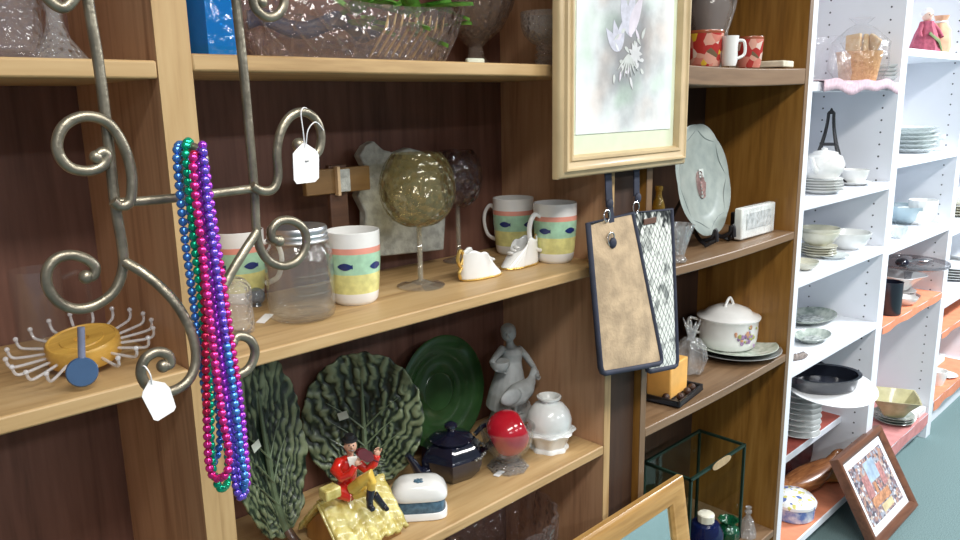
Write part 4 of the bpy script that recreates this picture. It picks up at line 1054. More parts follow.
# lowest level: glass case, bottle, green glass, crystal
ZQ = -1.42
dg = pm('dark green metal edge', (.02, .05, .035), .4, .5); pane = glass('greenish pane', (.90, .95, .92), .12, .03)
A = onY(691, 480, .06); zt = A.z-(ZQ+H); x0 = A.x; x1 = along(744, .06, ZQ+.3).x
P = V(((x0+x1)/2, .06, ZQ+H)); w = x1-x0; d = .16
t = thing('glass_case', 'green edged glass display case with an oval label, lower right brown bookcase', 'case', P)
for sx in (-1, 1):
    for y in (0, d): MB().box((sx*w/2, y, zt/2), (.008, .008, zt)).build('post', dg, t)
for z in (.004, zt):
    MB().box((0, 0, z), (w+.008, .008, .008)).build('rail', dg, t); MB().box((0, d, z), (w+.008, .008, .008)).build('rail', dg, t)
    for sx in (-1, 1): MB().box((sx*w/2, d/2, z), (.008, d, .008)).build('rail', dg, t)
MB().box((0, d, zt/2), (w-.008, .002, zt-.008)).build('pane', pane, t)
for sx in (-1, 1): MB().box((sx*w/2, d/2, zt/2), (.002, d-.008, zt-.008)).build('pane', pane, t)
mb = MB(); mb.prism([(.055*math.copysign(abs(math.cos(a))**.7, math.cos(a)), .013*math.sin(a)) for a in [2*PI*i/28 for i in range(28)]], 0, .003, 0, Matrix.Translation((-.0, -.008, zt)) @ Matrix.Rotation(PI/2, 4, 'X'))
mb.build('label_plate', pm('tan label', (.46, .33, .18), .6, var=.15), t)
P = along(704, .085, ZQ); s = scl(P); h = hat(P, 513); R = 10*s
t = thing('blue_bottle', 'cobalt blue bottle with a white cap in the glass case', 'bottle', P)
MB().lathe([(0, 0), (R*1.7, 0), (R*1.75, .006), (R*1.75, h*.6), (R*1.3, h*.78), (R*.7, h*.82), (R*.65, h*.86), (0, h*.86)], 32).build('body', glass('cobalt bottle glass', (.02, .05, .28), .3, .05, body=.5, bodycol=(.01, .02, .10)), t)
MB().lathe([(R*.72, h*.82), (R*.8, h*.83), (R*.82, h*.98), (R*.7, h), (0, h)], 24, mod=lambda a, r_, z: 1+.04*math.cos(14*a)).build('cap', cream, t, label='white screw cap')
P = along(727, .075, ZQ); s = scl(P); h = hat(P, 519)
vessel('green_glass_vase', glass('emerald glass', (.02, .35, .16), .35, .06, .5, 40, .35, (.01, .16, .07)), 'small emerald green glass vase right of the blue bottle', 'vase', P, 11*s, h, [(0, 0), (.8, 0), (1, .2), (1, .6), (.5, .8), (.9, 1), (.8, 1), (.3, .8), (0, .7)], 28, mod=lambda a, r_, z: 1+.06*math.cos(9*a))
P = along(744, .05, ZQ); s = scl(P); h = hat(P, 508)
vessel('crystal_bell', crystal, 'small crystal bell at the right corner of the glass case', 'bell', P+V((.02, 0, 0)), 9*s, h, [(0, 0), (1, 0), (.95, .1), (.6, .5), (.35, .62), (.2, .7), (.4, .8), (.2, .9), (.35, .96), (0, 1)], 24, mod=lambda a, r_, z: 1+.06*math.cos(8*a))

# ------------------------------------------------------------------ mirror leaning on the floor in front of the bookcases
A = onY(677, 474, -.035); zt = A.z; x1 = A.x; x0 = x1-.70; tilt = .16
Hm = (zt-.004)/math.cos(tilt)
Mm = Matrix.Translation(((x0+x1)/2, -.035-math.tan(tilt)*(zt-.004), .004)) @ Matrix.Rotation(-tilt, 4, 'X')
t = thing('wall_mirror', 'oak framed mirror leaning on the carpet before the middle post', 'mirror', M=Mm)
bw = .062; W = x1-x0
mfr = wood('golden oak frame', [(.3, (.28, .14, .035)), (.5, (.44, .245, .075)), (.72, (.56, .34, .125))], 'X', .3)
frame_rail(MB(), W, Hm, [(0, .0), (0, .016), (.006, .022), (bw*.35, .024), (bw*.75, .017), (bw*.9, .017), (bw, .010), (bw, .0)]).build('frame', mfr, t)
MB().box((0, -.005, Hm/2), (W-2*bw+.006, .004, Hm-2*bw+.006)).build('mirror_glass', pm('silvered mirror', (.82, .88, .88), .03, 1.0, var=.01), t)

# ------------------------------------------------------------------ iron scroll rack, price tags and bead necklaces
YR = -.34
def rod(t, name, px, r=.0043, Y=YR, k=6, taper=None, dy=None, ball=0):
    pts = [onY(p[0], p[1], Y+(p[2] if len(p) > 2 else 0))-t.location for p in px]
    sp = spline(pts, k); n = len(sp)
    R = [r*(1-(taper or 0)*i/(n-1)) for i in range(n)]
    mb = MB().tube(sp, R, 12)
    if ball: mb.ell(sp[-1], ball, 0, 12, 8)
    return mb.build(name, metal_rod, t)
U2 = lambda px, Y, z, r: (lambda P: V((max(3.186+r, min(3.958-r, P.x)), P.y, P.z)))(along(px, Y, z))
U1 = lambda px, Y, z, r: (lambda P: V((max(2.37+r, min(3.115-r, P.x)), P.y, P.z)))(along(px, Y, z))
T0 = onY(186, 195, YR)
t = bpy.data.objects.new('scroll_rack', None); COL.objects.link(t); t.location = T0
tag(t, 'pewter iron scroll rack hanging in front of the left post', 'rack')
rod(t, 'upright', [(74, -160), (81, -70), (88, 0), (98, 60), (107, 130), (115, 203), (122, 245), (123, 268), (115, 290), (98, 304), (78, 309), (60, 303), (48, 288), (47, 271), (56, 259), (71, 255), (86, 259), (95, 267), (93, 276), (86, 277)], ball=.0058)
rod(t, 'upright', [(222, -160), (231, -60), (236, 0), (243, 65), (249, 130), (254, 187), (256, 225), (259, 245), (268, 260), (283, 266), (298, 260), (306, 245), (304, 230), (293, 221), (280, 221), (272, 229), (272, 238), (279, 241)], ball=.0058)
rod(t, 'crossbar', [(116, 203, -.003), (160, 199.5, -.003), (210, 194, -.003), (257, 188, -.003)], .0040)
rod(t, 'scroll', [(113, 201, -.008), (120, 206, -.008), (129, 203, -.008), (132, 190, -.008), (131, 170, -.008), (124, 147, -.008), (112, 127, -.008), (98, 118, -.008), (80, 117, -.008), (64, 126, -.008), (57, 142, -.008), (60, 157, -.008), (71, 168, -.008), (88, 171, -.008), (102, 166, -.008), (107, 157, -.008), (103, 152, -.008), (96, 157, -.008)], ball=.0052)
rod(t, 'scroll', [(252, 186, -.008), (262, 191, -.008), (273, 189, -.008), (278, 176, -.008), (277, 152, -.008), (281, 131, -.008), (291, 116, -.008), (304, 112, -.008), (316, 120, -.008), (321, 136, -.008), (318, 152, -.008), (308, 157, -.008), (300, 152, -.008), (299, 145, -.008)], ball=.0068)
rod(t, 'scroll', [(236, -24, -.008), (246, -16, -.008), (252, -2, -.008), (256, 9, -.008), (266, 17, -.008), (277, 15, -.008), (284, 4, -.008), (281, -10, -.008), (271, -15, -.008), (262, -9, -.008), (262, 2, -.008)], .0042, ball=.005)
rod(t, 'scroll', [(90, -24, -.008), (80, -18, -.008), (74, -2, -.008), (62, 8, -.008), (46, -4, -.008), (46, -22, -.008), (60, -30, -.008)], .0042, ball=.005)
rod(t, 'hook_arm', [(125, 262, -.006), (139, 270, -.014), (155, 282, -.022), (173, 300, -.030), (187, 322, -.036), (195, 345, -.04), (195, 366, -.042), (186, 383, -.044), (168, 392, -.046), (150, 388, -.046), (141, 374, -.046), (145, 359, -.046), (157, 352, -.046), (168, 355, -.046), (170, 364, -.046), (163, 366, -.046)], ball=.0055)
rod(t, 'hook_arm', [(257, 232, -.006), (245, 250, -.010), (230, 275, -.014), (215, 305, -.018), (206, 335, -.02), (207, 358, -.02), (218, 372, -.02), (234, 376, -.02), (249, 368, -.02), (255, 352, -.02), (250, 340, -.02), (239, 336, -.02), (232, 342, -.02)], ball=.0055)
rod(t, 'hook_arm', [(186, 197, -.003), (182, 182, -.006), (180, 164, -.012), (183, 151, -.018), (190, 147, -.024), (198, 150, -.030), (203, 159, -.036)], .0040, ball=.005)
top = [onY(74, -160, YR)-T0, onY(76, -196, YR)-T0]
a = onY(74, -158, YR)-T0; b2 = onY(222, -158, YR)-T0; mid = (a+b2)/2
MB().tube(spline([a, a+V((.012, 0, .05)), mid+V((0, 0, .095)), b2+V((-.012, 0, .05)), b2], 8), .0046, 12).build('top_arch', metal_rod, t)
zc = 2.70-T0.z
MB().tube([mid+V((0, 0, .095)), V((mid.x, 0, zc))], .0022, 8).build('hanging_wire', metal_rod, t)

def price_tag(label, pts, Y, loop):
    c = onY(sum(p[0] for p in pts)/len(pts), sum(p[1] for p in pts)/len(pts), Y)
    t = thing('price_tag', label, 'tag', c)
    P = [onY(x, y, Y)-c for x, y in pts]
    MB().hexa(P, [p+V((0, .0009, 0)) for p in P]).build('card', paper, t)
    MB().tube(spline([onY(x, y, Y+d)-c for x, y, d in loop], 4), .0006, 6).build('string', pm('white tag string', (.75, .75, .76), .7), t)
    return t, c
tg, c = price_tag('blank white price tag on the upper right scroll of the iron rack', [(304, 142), (316, 150), (319, 155), (319, 178), (315, 182), (297, 184), (294, 180), (293, 154), (296, 150)], YR-.016,
          [(305, 148, 0), (303, 130, -.001), (301, 112, 0), (306, 108, .006), (316, 119, .010), (324, 131, .006), (316, 122, -.003), (308, 130, -.003), (306, 147, 0)])
MB().box(onY(307, 161, YR-.0164)-c, (.004, .0006, .0012), 0).build('pencil_mark', pm('grey pencil', (.3, .3, .3), .8), tg)
price_tag('blank white price tag on the lower left hook of the iron rack', [(150, 380), (165, 383), (170, 388), (176, 407), (174, 411), (158, 421), (154, 420), (142, 397), (143, 392)], YR-.056,
          [(152, 384, 0), (150, 374, -.002), (144, 366, .004), (141, 372, .014), (146, 382, .008), (152, 386, .002)])

def metallic(name, col): return pm(name, col, .14, .7, var=.1, scale=40)
beadm = {'blue': metallic('metallic blue bead', (.09, .27, .75)), 'green': metallic('metallic green bead', (.01, .50, .27)), 'pink': metallic('metallic magenta bead', (.75, .04, .28)),
         'red': metallic('metallic crimson bead', (.62, .03, .10)), 'purple': metallic('metallic purple bead', (.46, .07, .74)), 'violet': metallic('metallic indigo bead', (.20, .12, .72))}
beadmesh = {}
def necklace(label, front, back, cols, Yf, Yb):
    """front strand runs down, turns at the bottom and comes up behind; colour changes along the string"""
    A = [onY(x, y, Yf) for x, y in front]; B = [onY(x, y, Yb) for x, y in back]
    path = spline(A+B, 14, closed=True)
    tot = sum((path[i]-path[(i+1) % len(path)]).length for i in range(len(path))); n = round(tot/.0076)
    base = A[0]; keys = list(dict.fromkeys(cols))
    mb = MB(); d = 0; k = 0; step = tot/n
    for i in range(len(path)):
        p, q = path[i], path[(i+1) % len(path)]; L = (q-p).length
        while k*step < d+L and k < n:
            c = p.lerp(q, (k*step-d)/L if L else 0)
            mi = keys.index(cols[int(len(cols)*k/n)])
            mb.ell(c-base, .00385, mi, 10, 6); k += 1
        d += L
    o = mb.build('bead_necklace', [beadm[c] for c in keys]); o.location = base
    return tag(o, label, 'necklace', 'metallic bead necklaces')
Y0 = YR-.02
necklace('blue bead necklace, leftmost strand hanging on the iron rack', [(177, 150), (179, 185), (185, 240), (193, 300), (201, 360), (207, 410), (210, 440)], [(214, 462), (220, 440), (217, 400), (208, 340), (200, 280), (190, 215), (184, 152)], ['blue'], Y0-.008, Y0+.022)
necklace('green bead necklace with a loop at the lowest left', [(186, 146), (188, 180), (194, 240), (201, 300), (206, 350), (210, 400), (211, 445), (213, 470), (220, 488)], [(228, 480), (227, 445), (223, 400), (217, 340), (208, 280), (199, 215), (192, 150)], ['green'], Y0-.014, Y0+.014)
necklace('magenta bead necklace in the middle of the bundle', [(193, 158), (195, 190), (202, 250), (209, 310), (216, 370), (223, 420), (229, 455), (226, 474)], [(215, 478), (209, 465), (207, 430), (206, 380), (205, 320), (203, 260), (199, 200), (197, 160)], ['pink', 'pink', 'pink', 'red', 'red'], Y0-.036, Y0-.018)
necklace('purple bead necklace right of the magenta one', [(199, 156), (202, 195), (209, 250), (216, 310), (223, 370), (229, 420), (232, 462), (239, 496)], [(247, 484), (244, 440), (240, 400), (231, 340), (221, 270), (211, 205), (204, 158)], ['purple', 'purple', 'violet', 'purple', 'pink', 'purple'], Y0-.027, Y0-.012)
necklace('indigo bead necklace, rightmost strand of the bundle', [(203, 152), (207, 200), (215, 260), (223, 320), (231, 375), (237, 420), (241, 455), (245, 480)], [(241, 488), (236, 450), (232, 400), (225, 340), (216, 270), (208, 205), (203, 150)], ['violet', 'blue', 'violet', 'purple'], Y0-.034, Y0-.020)

# ------------------------------------------------------------------ white shelves: first unit
ox_ = .0
offw = pm('off white plate glaze', (.80, .81, .79), .2, var=.03, coat=.4); ivory = pm('ivory bowl glaze', (.62, .60, .48), .2, var=.08, coat=.4)
sage = pm('sage transfer platter', (.50, .54, .48), .22, scale=30, col2=(.24, .29, .25), coat=.4)
film = glass('crinkled clear film', (.98, .98, .985), .11, .15, .9, 40, .06, (.9, .9, .95))
lace = pm('pale pink lace cloth', (.66, .48, .54), .9, var=.12, scale=70)
z = W1[0]
o = MB().grid(lambda u, v: (.06+.66*u, (.30*v-.012 if v > .08 else -.012), (.004+.002*math.sin(30*u+4*v)) if v > .08 else -.030+.012*math.sin(14*u)*math.sin(5*u)+.035*v/.08), 60, 26).build('lace_cloth', lace, solid=.0015)
put(o, V((2.36, 0, z+H))); tag(o, 'pale pink lace cloth over the edge of the top white shelf', 'cloth')
P = along(857, .10, z); P.z += .006; s = scl(P)
wick = wood('orange brown wicker', [(.3, (.36, .15, .04)), (.55, (.62, .34, .12)), (.75, (.74, .52, .28))], 'X', .5, 4)
t = thing('gift_basket', 'orange brown wicker gift basket in clear film on the top white shelf', 'basket', P, .6)
bw_, bh = 21*s, 34*s
MB().lathe([(0, 0), (bw_*.8, 0), (bw_*1.0, bh*.8), (bw_*1.05, bh*.85), (bw_*.97, bh*.85), (bw_*.75, bh*.06), (0, bh*.05)], 28).build('basket', wick, t)
for k, (x, y, r1) in enumerate(((-.02, -.01, .5), (.022, -.02, -.5), (0, .02, .1))):
    o = MB().box((0, 0, .05), (.055, .018, .10)).build('biscuit_pack', pm('tan biscuit pack', (.62, .36, .15), .45, scale=40, col2=(.70, .52, .30)), t, bevel=.004); o.location = (x, y, bh*.55); o.rotation_euler = (.1, r1, .4*k)
MB().lathe([(bw_*1.0, 0), (bw_*1.3, bh*.4), (bw_*1.25, bh*1.1), (bw_*.6, bh*1.5), (bw_*.25, bh*1.62), (bw_*.55, bh*1.8)], 30, mod=lambda a, r_, z_: 1+.07*math.sin(9*a+z_*60)).build('film_wrap', film, t)
P = along(826, .12, z); P.z += .006
vessel('plastic_bag', film, 'crinkled clear plastic bag left of the gift basket on the top white shelf', 'bag', P, .075, .15, [(0, 0), (.9, 0), (1, .2), (.9, .55), (.5, .85), (.6, 1.0)], 26, mod=lambda a, r_, z_: 1+.10*math.sin(5*a+z_*40)+.05*math.sin(11*a))
P = along(883, .06, z); P.z += .006; s = scl(P)
palegl = glass('pale pressed glass', (.92, .95, .95), .3, .08, .6, 60, .5, (.84, .88, .87))
stack(4, P, 14*s, .018, .014, palegl, 'pale glass dish right of the gift basket, %s of the small stack', 'glass dishes on the top white shelf', 'glass_dish', 'dish', bowl_prof)

z = W1[1]
P = on(820, 193, z); s = scl(P); P.x = max(P.x, 2.366+20*s)
ztop = stack(5, P, 21*s, .014, .009, offw, 'white dinner plate under the white teapot, %s of its stack', 'dinner plates under the teapot', 'dinner_plate')
P2 = V((P.x+.01, P.y, ztop+.0015)); s = scl(P2); R = 20*s; h = hat(P2, 152)
t = thing('white_teapot', 'round white teapot standing on the stack of white plates', 'teapot', P2, 0)
MB().lathe([(0, 0), (R*.7, 0), (R*.95, h*.3), (R, h*.55), (R*.85, h*.85), (R*.6, h*.95), (0, h*.95)], 36).build('body', china, t)
MB().lathe([(R*.6, h*.94), (R*.5, h*1.03), (R*.15, h*1.08), (R*.15, h*1.15), (0, h*1.2)], 24).build('lid', china, t)
MB().tube(spline([(R*.85, 0, h*.8), (R*1.5, 0, h*.85), (R*1.6, 0, h*.45), (R*.95, 0, h*.2)], 5), .006, 8, flat=1.5).build('handle', china, t)
MB().tube(spline([(-R*.8, 0, h*.3), (-R*1.2, 0, h*.5), (-R*1.4, 0, h*.85)], 5), [.012-.0006*i for i in range(11)], 10).build('spout', china, t)
P = on(857, 185, z); P.y = max(P.y, .065); s = scl(P); R = 15*s
o = MB().lathe(plate_prof(R*1.15, .012), 36).build('saucer', offw); put(o, P); tag(o, 'white saucer right of the white teapot under the small cup', 'saucer')
t = thing('tea_cup', 'small white cup on its saucer right of the white teapot', 'cup', P+V((0, 0, .006)), -.3)
h = hat(P, 171)
MB().lathe([(0, 0), (R*.45, 0), (R*.75, h*.4), (R*.9, h), (R*.85, h), (R*.65, h*.35), (0, h*.1)], 32).build('body', china, t)
MB().tube(spline([(R*.85, 0, h*.85), (R*1.25, 0, h*.8), (R*1.2, 0, h*.4), (R*.75, 0, h*.35)], 4), .003, 8).build('handle', china, t)
P = U1(826, .18, z, .10); s = scl(P); h = hat(P, 108)
ironm = pm('black cast iron', (.035, .035, .038), .55, .4, var=.2)
t = thing('iron_tower', 'black iron lattice tower ornament behind the white teapot', 'ornament', P, .3)
wv = lambda f: .085*(1-f)**1.8+.011
mb = MB()
for sx in (-1, 1):
    for sy in (-1, 1):
        mb.tube([(sx*wv(i/14), sy*wv(i/14)*.8, h*.94*i/14) for i in range(15)], .0048, 6)
mb.build('leg_frame', ironm, t)
mb = MB()
for i in range(12):
    f = i/12; g = (i+1)/12
    for sy in (-1, 1):
        mb.tube([(-wv(f), sy*wv(f)*.8, h*.94*f), (wv(g), sy*wv(g)*.8, h*.94*g)], .0028, 5); mb.tube([(wv(f), sy*wv(f)*.8, h*.94*f), (-wv(g), sy*wv(g)*.8, h*.94*g)], .0028, 5)
for f in (.3, .55): mb.box((0, 0, h*.94*f), (2.3*wv(f), 1.9*wv(f), .008))
mb.build('lattice', ironm, t)
MB().lathe([(0, h*.92), (.012, h*.92), (.012, h*.95), (.006, h*.97), (.002, h), (0, h)], 12).build('finial', ironm, t)

z = W1[2]
P = on(824, 257, z); s = scl(P); P.x = max(P.x, 2.366+17*s); P.y = max(P.y, .11)
zt = stack(4, P, 17.5*s, .014, .009, ivory, 'cream plate under the cream bowls, %s of its stack', 'cream plates under the bowls', 'cream_plate')
stack(2, V((P.x, P.y, zt+.001)), 19*s, .05, .014, ivory, 'cream bowl on the cream plates, %s of the pair', 'cream bowls', 'cream_bowl', 'bowl', bowl_prof)
P = on(851, 249, z); P.y = max(P.y, .09); s = scl(P); R = 22*s
vessel('serving_bowl', offw, 'wide white serving bowl right of the stacked cream bowls', 'bowl', P, R, .065, [(p[0]/.1, p[1]/.06) for p in bowl_prof(.1, .06)], 40)
P = on(808, 270, z); s = scl(P); P.x = max(P.x, 2.366+.055); P.y = max(P.y, .058)
vessel('small_dish', ivory, 'small cream dish in front of the stacked cream plates', 'dish', P, .052, .03, [(p[0]/.1, p[1]/.06) for p in bowl_prof(.1, .06)], 36)
P = on(835, 258, z); P.y = .075; s = scl(P)
vessel('glass_saucer', palegl, 'pale glass saucer below the wide white serving bowl', 'saucer', V((P.x, .065, P.z)), .062, .012, [(p[0]/.1, p[1]/.012) for p in plate_prof(.1, .012)], 36)

z = W1[3]
def platter(px, py, hw, lab, lift=0, asp=.62, tl=0):
    P = on(px, py, z); s = scl(P); P.y = max(P.y, .05+hw*s*asp); P.z += lift
    t = thing('oval_platter', lab, 'platter', P, .0); R = hw*s*1.25
    o = MB().lathe(plate_prof(R, .022), 56).build('dish', sage, t); o.scale = (1, asp, 1)
    o = MB().lathe([(0, 0), (R*.5, 0), (R*.5, .0015), (0, .0015)], 40).build('painted_scene', pm('grey landscape transfer', (.55, .58, .54), .25, scale=40, col2=(.18, .20, .19), coat=.4), t); o.scale = (1, asp, 1); o.location.z = .005
    return t
o = platter(832, 322, 29, 'oval sage green platter with a landscape, the rear one of two'); o.location = U1(832, .20, z, .14)
o = platter(812, 336, 20, 'smaller oval sage platter in front of the rear one'); o.location = U1(812, .085, z, .09); o.location.z += .001
rope = pm('grey twisted twig', (.26, .22, .20), .9, var=.35, scale=90, bump=.6)
a = on(799, 357, z); b2 = on(821, 361, z); a.y = .035; a.x = 2.372
mb = MB()
for k in range(3):
    mb.tube([V((.008+.13*i/40, .006*math.sin(i*.55+k*2.1)-.0+.012*math.sin(i*.12), .012+.006*math.cos(i*.55+k*2.1))) for i in range(41)], .0065, 7)
o = mb.build('twig_garland', rope); put(o, a); tag(o, 'grey twisted twig garland lying in front of the oval platters', 'garland')

z = W1[4]
redp = pm('brick red shelf paper', (.40, .085, .06), .6, var=.12, scale=20); orp = pm('salmon orange shelf paper', (.72, .26, .14), .6, var=.1, scale=20); pkp = pm('dusty pink shelf paper', (.55, .23, .22), .7, var=.12, scale=20)
def sheet(lab, x0, x1, y0, z, m, hang=.0, name='shelf_paper'):
    mb = MB().box(((x1-x0)/2, (DEP-.02-y0)/2, .001), (x1-x0, DEP-.02-y0, .0016))
    if hang: mb.grid(lambda u, v: ((x1-x0)*u, -.003-.002*math.sin(22*u), .001-hang*v*(1+.12*math.sin(17*u))), 30, 3)
    o = mb.build(name, m); put(o, V((x0, y0, z+H))); return tag(o, lab, 'shelf paper')
sheet('brick red shelf paper beside the stacked white plates', 2.372, 3.112, .102, z, redp)
P = U1(796, .175, z, .085); P.z += .002
P = onY(829, 389, .035); tz = P.z; R = 44*scl(P)
stack(9, U1(797, .155, z, .085)+V((0, 0, .002)), .083, .018, (tz-(z+H)-.045)/8, offw, 'plain white plate beside the red shelf paper, %s of nine', 'plain white plates under the tray', 'white_plate')
Pc = U1(842, .22, z, .06)+V((0, 0, .002))
vessel('dark_pot', black_gl, 'dark round pot in the shadow beneath the white tray', 'pot', Pc, .055, tz-Pc.z-.012, [(0, 0), (.8, 0), (1, .3), (1, .9), (1.05, 1), (.95, 1), (.9, .2), (0, .1)], 36)
Rt = Matrix.Rotation(.15, 4, V((.717, -.697, 0)))
t = thing('oval_tray', 'large white oval tray carrying a black roasting pan', 'tray', M=Matrix.Translation(P) @ Rt)
MB().lathe([(0, 0), (R*.75, 0), (R*.83, .006), (R*.97, .016), (R, .018), (R*.97, .020), (R*.8, .011), (R*.72, .005), (0, .005)], 72).build('tray', pm('white enamel', (.84, .85, .86), .25, var=.02, coat=.4), t)
R = 34*scl(P)
t = thing('roasting_pan', 'black oval roasting pan lying on the white oval tray', 'pan', M=Matrix.Translation(P) @ Rt @ Matrix.Translation((-.012, .022, .007)) @ Matrix.Rotation(-.80, 4, 'Z'))
blk = pm('black speckled enamel', (.012, .014, .022), .18, coat=.7, var=.4, scale=200)
MB().lathe([(0, 0), (R*.9, 0), (R*.97, .008), (R*1.0, .050), (R*1.08, .055), (R*1.08, .057), (R*.97, .055), (R*.93, .01), (0, .006)], 64).build('pan', blk, t).scale = (1, .55, 1)

z = W1[5]
sheet('salmon orange shelf paper under the wooden carvings at floor level', 2.372, 3.112, .004, z, orp)
z += .0018
mar = pm('dark maroon lacquer', (.075, .012, .012), .2, scale=14, col2=(.02, .006, .008), coat=.5)
P = U1(824, .22, z, .235)
t = thing('maroon_tray', 'dark maroon lacquer tray standing at the back of the lowest white shelf', 'tray', M=standing(P+V((0, -.03, .002)), .15, .0, .22))
o = MB().lathe([(0, -.008), (.11, -.008), (.145, .014), (.15, .018), (.14, .017), (.105, -.002), (0, -.002)], 56).build('tray', mar, t); o.scale = (1.5, 1, 1)
carv = wood('reddish carved wood', [(.3, (.10, .03, .012)), (.55, (.26, .10, .035)), (.75, (.42, .20, .08))], 'X', .25, 1.6)
P = U1(822, .13, z, .22)
t = thing('carved_bird', 'reddish brown carved wooden bird bowl on the lowest white shelf', 'carving', P, -.25)
def hull(u, v):
    a = 2*PI*u; q = math.sin(PI*v)**.7 if 0 < v < 1 else 0
    x = -.16+.32*v; return (x, .062*q*math.cos(a), .052+.048*q*math.sin(a)*(1 if math.sin(a) < 0 else .7)+.05*(v**3))
MB().grid(hull, 30, 24, wrap=True).build('body', carv, t)
MB().tube(spline([(.12, 0, .08), (.155, 0, .10), (.17, 0, .115), (.20, 0, .118), (.225, 0, .105)], 5), [.024-.0009*i for i in range(21)], 12).build('neck', carv, t)
MB().tube([(-.12, 0, .055), (-.20, 0, .085), (-.23, 0, .10)], [.03, .02, .006], 10, flat=.4).build('tail', carv, t)
P = U1(834, .10, z, .10)
honey = wood('honey wood', [(.3, (.42, .20, .05)), (.7, (.66, .38, .12))], 'X', .3, 2)
t = thing('rolling_pin', 'honey wooden rolling pin lying before the carved bird', 'rolling pin', P+V((0, 0, .024)), -.75)
def along_x(mb, prof, m=Matrix.Rotation(PI/2, 4, 'Y')): return mb.lathe(prof, 28, 0, m)
along_x(MB(), [(0, -.13), (.021, -.13), (.024, -.125), (.024, .125), (.021, .13), (0, .13)]).build('roller', honey, t)
for sg in (-1, 1): along_x(MB(), [(0, sg*.13), (.009, sg*.13), (.013, sg*.155), (.012, sg*.185), (0, sg*.19)]).build('handle', honey, t)
P = along(792, .09, z); P.x = max(P.x, 2.372+.084)
bw_m = spots('blue white yellow flower china', [(0, (.78, .80, .82)), (.42, (.10, .16, .40)), (.55, (.80, .82, .80)), (.72, (.62, .58, .16)), (.84, (.78, .80, .82))], 75, .2)
t = thing('porcelain_box', 'round blue and white porcelain box with yellow flowers, lowest white shelf', 'box', P)
MB().lathe([(0, 0), (.072, 0), (.078, .006), (.080, .055), (0, .055)], 44).build('body', pm('cobalt blue white china', (.12, .20, .50), .2, scale=30, col2=(.70, .74, .80), coat=.4), t)
MB().lathe([(.084, .055), (.084, .066), (.070, .082), (.03, .090), (0, .091)], 44).build('lid', bw_m, t)

# ------------------------------------------------------------------ white shelves: second unit
z = W2[0]; X2 = 3.151+.034
P = U2(924, .06, z, .06)
t = thing('rag_doll', 'small doll in a dusky pink dress on the top shelf of the second white unit', 'doll', P, -.6)
pinkd = pm('dusky pink dress', (.42, .09, .14), .85, var=.2, scale=60); olive = pm('olive ribbon', (.16, .22, .09), .8); peach = pm('peach cloth', (.74, .44, .28), .8)
MB().lathe([(0, 0), (.07, 0), (.066, .03), (.05, .09), (.034, .13), (.03, .15), (0, .15)], 28, mod=lambda a, r_, z_: 1+.06*math.cos(8*a)).build('dress', pinkd, t)
mb = MB()
for sg in (-1, 1): mb.tube([(sg*.025, 0, .14), (sg*.055, -.02, .10), (sg*.06, -.04, .07)], [.014, .012, .010], 10)
mb.build('sleeves', pinkd, t)
mb = MB().ell((0, 0, .178), (.027, .026, .030), 0, 18, 12); mb.ell((0, -.026, .175), (.004, .005, .005), 0, 8, 6); mb.build('head', pm('cloth face', (.75, .52, .42), .8), t)
mb = MB().ell((0, .006, .188), (.031, .028, .028), 0, 16, 10); mb.build('white_bonnet', pm('white bonnet cloth', (.82, .80, .80), .9), t)
mb = MB()
for sg in (-1, 1): mb.ell((sg*.010, -.025, .180), (.003, .002, .003), 0, 8, 6)
mb.build('eyes', hairk, t)
MB().tube([(-.02, -.05, .09), (.03, -.06, .05), (.06, -.05, .004)], [.012, .014, .008], 8, flat=.4).build('ribbon', olive, t)
t.scale = (.8, .8, .8)
P = U2(938, .05, z, .05); t = thing('peach_pouch', 'peach cloth pouch with a white tie right of the doll', 'pouch', P)
MB().lathe([(0, 0), (.04, 0), (.048, .03), (.042, .09), (.02, .125), (.03, .15), (0, .14)], 24, mod=lambda a, r_, z_: 1+.06*math.sin(6*a)).build('pouch', peach, t)
MB().lathe([(.021, .118), (.026, .124), (.021, .130)], 20, close=True).build('tie', paper, t)

z = W2[1]
P = U2(911, .11, z, .10)
stack(6, P, .10, .02, .018, palegl, 'pale glass plate on the second white unit, %s of its stack', 'pale glass plates', 'glass_plate', prof=plate_prof)
P = U2(924, .06, z, .05); t = thing('glass_cup', 'small pale glass cup right of the stacked glass plates', 'cup', P)
MB().lathe([(0, 0), (.03, 0), (.042, .05), (.046, .08), (.042, .08), (.036, .03), (0, .008)], 30).build('body', palegl, t)
MB().tube(spline([(.043, 0, .07), (.065, 0, .065), (.065, 0, .03), (.036, 0, .025)], 5), .004, 8).build('handle', palegl, t)
P = U2(938, .05, z, .04); t = thing('glass_candlestick', 'short glass candlestick towards the right of the pale glass plates', 'candlestick', P)
MB().lathe([(0, 0), (.04, 0), (.04, .006), (.012, .018), (.012, .05), (.024, .058), (.024, .075), (.016, .075), (0, .06)], 28).build('stick', palegl, t)
z = W2[2]
blueg = glass('pale blue pressed glass', (.80, .88, .90), .3, .08, .6, 60, .35, (.55, .68, .74))
for x, y, r_, h_, lab, m_ in ((910, .16, .10, .085, 'wide pale blue glass bowl at the left of the second white unit', blueg), (921, .09, .06, .115, 'tall white china sugar bowl beside the pale blue glass bowl', china), (898, .05, .035, .05, 'small glass dish in front of the pale blue glass bowl', palegl), (937, .12, .085, .07, 'white ribbed dish at the right end of the second white unit', offw)):
    vessel('glass_bowl' if 'glass' in lab else 'china_bowl', m_, lab, 'bowl', U2(x, y, z, r_), r_, h_, [(p[0]/.1, p[1]/.06) for p in bowl_prof(.1, .06)], 44, mod=lambda a, r0, z_: 1+.03*math.cos(14*a))
z = W2[3]
sheet('salmon orange shelf paper draped over the shelf with the black mug', X2+.002, 3.958, .0, z, orp, .03)
z += .002
